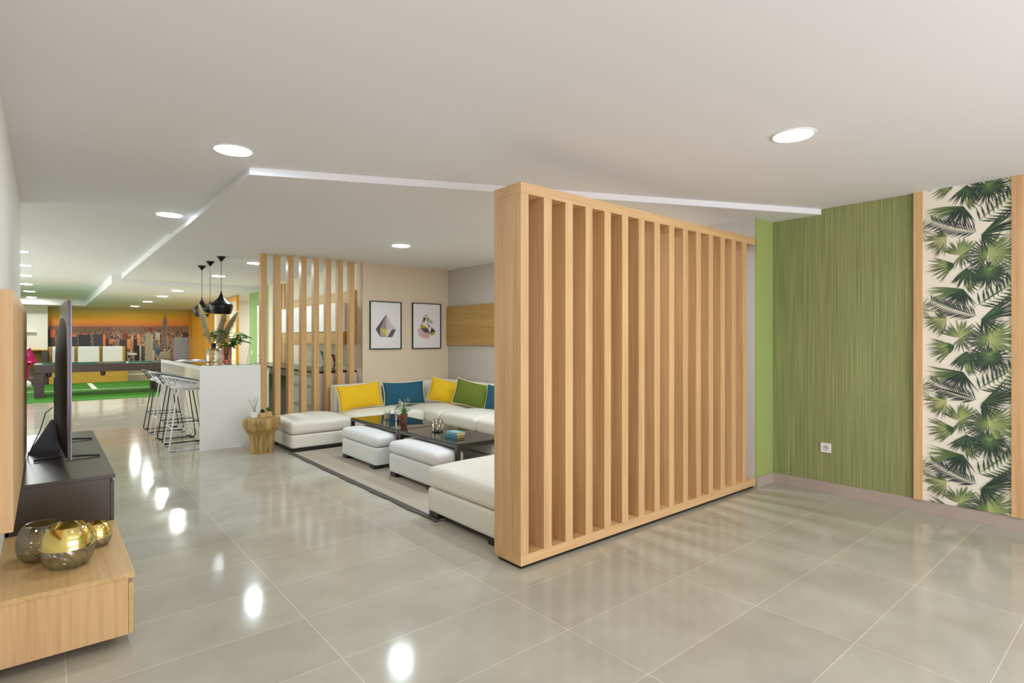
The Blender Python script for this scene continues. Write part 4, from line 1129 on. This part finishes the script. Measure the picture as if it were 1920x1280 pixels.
bm = bmesh.new(); lathe(bm, [(0, 1.06), (.02, 1.06), (.021, .98), (0, .98)], 14, 1.72, 11.25); r_ = obj('red_cap', bm, noisy('red plastic', (200, 30, 30), .3), ob, smooth=.7); r_['label'] = 'red cap'

t = thing('wooden_bench', 'long wooden bench with high slatted back below the city mural', 'bench')
box('seat_box', M['bench_wood'], .07, 2.09, 22.36, 22.85, 0, .45, t, .004)
for a, b in ((.067, .148), (.711, .789), (1.357, 1.433), (1.996, 2.071)): box('back_upright', M['bench_wood'], a, b, 22.86, 22.93, 0, 1.17, t, .003)
box('back_board', M['bench_wood'], .07, 2.07, 22.94, 22.98, .30, 1.0, t)
for i, (a, b) in enumerate(((.152, .707), (.793, 1.353), (1.437, 1.992))):
    bm = bmesh.new(); softbox(bm, a, b, 22.70, 22.855, .452, 1.175, .03, 0, 8)
    o = obj('bench_cushion', bm, M['leather2'], smooth=3.1)
    tag(o, ['white back cushion on the bench, left one partly behind the television', 'middle white back cushion on the wooden bench', 'right white back cushion on the wooden bench'][i], 'cushion', 'white back cushions on the wooden bench')
bm = bmesh.new(); cube(bm, 2.17, 2.42, 23.118, 23.128, .86, .93)
tag(obj('wall_card', bm, M['paper']), 'small white blank card fixed on the lower mural', 'card')

# white partition with desk and pink chair at far left
sbox('wall_partition', M['white_wall'], -3.2, .05, 22.75, 22.9, 1.09, FF + .01)
tag(box('wall_shelf', M['white_lacq'], -.9, -.22, 22.62, 22.75, 1.62, 1.65, bev=.003), 'thin white shelf on the white partition at far left', 'shelf')
t = thing('high_desk', 'wooden high desk below the white partition at far left', 'desk')
box('desk_top', M['bench_wood'], -2.0, .06, 22.25, 22.75, 1.06, 1.09, t, .003)
box('back_panel', M['bench_wood'], -2.0, -.10, 22.72, 22.75, .5, 1.06, t)
box('side_panel', M['dark_lacq'], -.10, .05, 22.26, 22.75, 0, 1.06, t, .003)
box('side_panel', M['dark_lacq'], -2.0, -1.93, 22.26, 22.75, 0, 1.06, t, .003)
t = thing('pink_chair', 'bright pink moulded plastic high chair left of the pool table', 'chair', (-.42, 21.75, 0), math.radians(20))
bm = bmesh.new(); g = []
for i in range(13):
    s = i / 12
    if s < .45: y, z = -.22 + s / .45 * .36, .70 - .03 * math.sin(PI * s / .45)
    else: q = (s - .45) / .55; y, z = .14 + .14 * math.sin(q * 1.4), .70 + .38 * q
    row = []
    for j in range(11):
        u = j / 5 - 1; hw = .23 * (1 - .35 * max(0, (s - .6) / .4) ** 2); row.append(bm.verts.new((u * hw, y - (.05 * u * u if s > .45 else 0), z + .07 * abs(u) ** 3)))
    g.append(row)
for i in range(12):
    for j in range(10): bm.faces.new((g[i][j], g[i + 1][j], g[i + 1][j + 1], g[i][j + 1]))
bmesh.ops.solidify(bm, geom=bm.faces[:], thickness=.02); obj('shell_seat', bm, M['pink'], t, smooth=1)
bm = bmesh.new(); lathe(bm, [(0, .685), (.10, .68), (.05, .60), (.04, .50), (.035, .05)], 20); obj('pedestal', bm, M['pink'], t, smooth=1)
bm = bmesh.new(); lathe(bm, [(.036, .06), (.20, .02), (.21, 0), (0, 0)], 24); obj('base_plate', bm, M['steel'], t, smooth=.8)
t = thing('small_plant', 'small dark plant in a white pot on the high desk', 'potted plant', (-.62, 22.45, 1.09))
bm = bmesh.new(); lathe(bm, [(0, 0), (.05, 0), (.06, .10), (.055, .10), (0, .09)], 16); obj('pot', bm, M['white_lacq'], t, smooth=.8)
bm = bmesh.new()
for k in range(26):
    a = k * 2.4; e = .3 + k / 26; blade(bm, (0, 0, .09), (math.cos(a) * .14 * math.cos(e), math.sin(a) * .14 * math.cos(e), .09 + .14 * math.sin(e)), .045, .2)
obj('leaves', bm, M['leaf_dark'], t, smooth=3.1)
bm = bmesh.new(); lathe(bm, [(0, 0), (.035, 0), (.04, .09), (.036, .09), (.032, .006), (0, .006)], 16)
cup = obj('mug', bm, M['white_lacq'], smooth=.8, loc=(-.42, 22.42, 1.09)); tag(cup, 'small white mug beside the plant on the high desk', 'mug')

# ------------------------------------------------------------------ city mural
mt = thing('city_mural', 'wide sunset photo mural of a skyline with one tall spired tower', 'mural')
box('mural_backing', M['paper'], .05, 4.0, 23.17, 23.2, .56, FF, mt)
MY = 23.168
def m3(cx, cy):             # mural sketch coordinates -> (x, z) on the wall
    th = math.atan((80 + cx / 6.857 - 960) / 1042) + math.radians(40); x = MY * math.tan(th)
    d = x * math.sin(math.radians(40)) + MY * math.cos(math.radians(40))
    return min(4.0, max(.05, x)), min(FF - .001, max(.561, 1.4 - (570 + cy / 6.857 - 636) * d / 1042))
def lift_tone(c): return tuple(min(255, v * 1.25) for v in c)
mi = Ink(lambda x, y, l: (lambda q: (q[0], MY - l, q[1]))(m3(x, y)))
mi.tone = lift_tone
SKY = [(-30, (150, 146, 100)), (45, (152, 144, 96)), (90, (170, 152, 80)), (140, (196, 158, 60)), (190, (216, 152, 52)), (235, (216, 134, 58)), (270, (200, 116, 64)), (300, (158, 104, 84)), (340, (120, 92, 88)), (420, (92, 74, 72)), (800, (60, 52, 56))]
xs = [50, 300, 700, 1100, 1500, 1900]
for i in range(len(SKY) - 1):
    for j in range(len(xs) - 1):
        f = lambda c, x: tuple(v * (1 - .10 * abs(x - 1300) / 1300) for v in c)
        y0, c0 = SKY[i]; y1, c1 = SKY[i + 1]; a, b = xs[j], xs[j + 1]
        mi.poly([(a, y0), (b, y0), (b, y1), (a, y1)], [f(c0, a), f(c0, b), f(c1, b), f(c1, a)], .0001)
rnd = random.Random(5)
CP = [(92, 74, 72), (120, 92, 84), (150, 104, 78), (70, 62, 68), (104, 96, 104), (180, 116, 72), (56, 50, 56), (134, 120, 118), (164, 140, 120)]
L = .0003
def rect(x0, x1, y0, y1, c, c2=None):
    global L
    L += .000003; mi.poly([(x0, y0), (x1, y0), (x1, y1), (x0, y1)], [c, c, c2 or c, c2 or c], L)
y = 288.0
while y < 760:
    k = (y - 280) / 440; w0 = 5 + 22 * k; h0 = 8 + 70 * k; x = 55.0
    while x < 1870:
        w = w0 * rnd.uniform(.5, 1.5); h = h0 * rnd.uniform(.5, 1.6)
        c = rnd.choice(CP)
        if x < 900: c = tuple(v * .8 for v in c)
        hz = max(0, 1 - k * 4); c = tuple(v * (1 - .55 * hz) + s * .55 * hz for v, s in zip(c, (160, 108, 84)))
        if rnd.random() < .9: rect(x, x + w, y - h * .4, y + h, c, tuple(v * .55 for v in c))
        if k > .15 and rnd.random() < .25: rect(x, x + w * .3, y - h * .4, y + h, (206, 124, 64) if rnd.random() < .6 else (186, 170, 150))
        x += w * 1.1
    y += h0 * .5
DK = (36, 34, 40)
for (x0, x1, y0, y1, c, c2) in [(60, 95, 320, 760, DK, DK), (95, 160, 330, 430, (190, 92, 44), (170, 84, 44)), (95, 160, 430, 760, (60, 52, 50), (50, 46, 44)),
        (375, 445, 420, 540, (54, 56, 62), (50, 48, 52)), (385, 430, 385, 420, (196, 96, 60), (196, 96, 60)), (460, 612, 390, 760, (48, 46, 50), (40, 38, 42)), (500, 580, 372, 392, (176, 84, 60), (150, 80, 60)),
        (655, 775, 385, 760, (60, 58, 64), (48, 46, 50)), (775, 805, 390, 760, (212, 110, 56), (170, 96, 50)), (812, 885, 440, 760, (62, 44, 46), (46, 38, 38)), (850, 905, 450, 520, (204, 124, 70), (120, 80, 60)),
        (1030, 1095, 365, 450, (130, 62, 52), (90, 54, 52)), (990, 1085, 455, 760, (56, 54, 58), (48, 44, 48)), (1085, 1130, 455, 570, (214, 128, 62), (180, 110, 60)), (1140, 1165, 400, 560, (210, 140, 90), (150, 100, 80)), (1165, 1215, 450, 620, (40, 40, 50), (36, 34, 42)),
        (1215, 1250, 385, 530, (222, 140, 84), (150, 104, 84)), (1180, 1245, 530, 740, (26, 26, 32), (22, 22, 28)), (1245, 1262, 520, 740, (196, 176, 150), (150, 132, 116)), (1262, 1310, 540, 740, (70, 66, 76), (50, 46, 54)),
        (1370, 1400, 300, 380, (130, 48, 56), (110, 50, 56)), (1450, 1492, 365, 460, (168, 180, 190), (140, 150, 160)), (1492, 1506, 365, 500, (222, 170, 130), (180, 130, 100)), (1410, 1470, 480, 640, (96, 104, 116), (70, 74, 84)), (1466, 1500, 560, 660, (60, 90, 112), (50, 70, 90)), (1800, 1865, 360, 440, (70, 60, 70), (66, 58, 66))]:
    rect(x0, x1, y0, y1, c, c2)
# rounded light tower
for k in range(10):
    x0 = 1315 + k * 9.4; top = 352 + 40 * ((k - 4.5) / 4.5) ** 2
    rect(x0, x0 + 9.4, top, 760, (168, 156, 134) if k % 2 else (128, 122, 110), (150, 140, 120) if k % 2 else (112, 106, 98))
rect(1403, 1411, 390, 600, (224, 196, 130), (200, 170, 120)); rect(1405, 1440, 590, 760, (160, 150, 130), (140, 130, 116))
# lattice block at right
rect(1680, 1868, 430, 760, (150, 152, 160), (130, 136, 150))
for k in range(15): rect(1684 + k * 12.3, 1690 + k * 12.3, 450, 760, (92, 98, 116), (88, 94, 112))
for k in range(14): rect(1680, 1868, 462 + k * 20, 466 + k * 20, (160, 162, 168))
# spired tower
TW = (120, 112, 110)
for (w, y0, y1) in [(1.5, 95, 135), (4, 130, 165), (9, 160, 182), (17, 180, 200), (24, 198, 225), (30, 222, 420), (38, 410, 510), (46, 470, 520)]:
    rect(1573 - w, 1573 + w, y0, y1, TW, (104, 96, 100)); rect(1573 + w * .45, 1573 + w, y0, y1, (160, 136, 116), (130, 112, 106))
for k in range(5): rect(1549 + k * 10, 1552 + k * 10, 215, 500, (84, 78, 84))
rect(1500, 1640, 640, 700, (140, 136, 124), (120, 116, 108)); rect(1510, 1600, 610, 645, (150, 146, 134), (130, 124, 116))
mi.build('mural_print', M['ink'], mt)
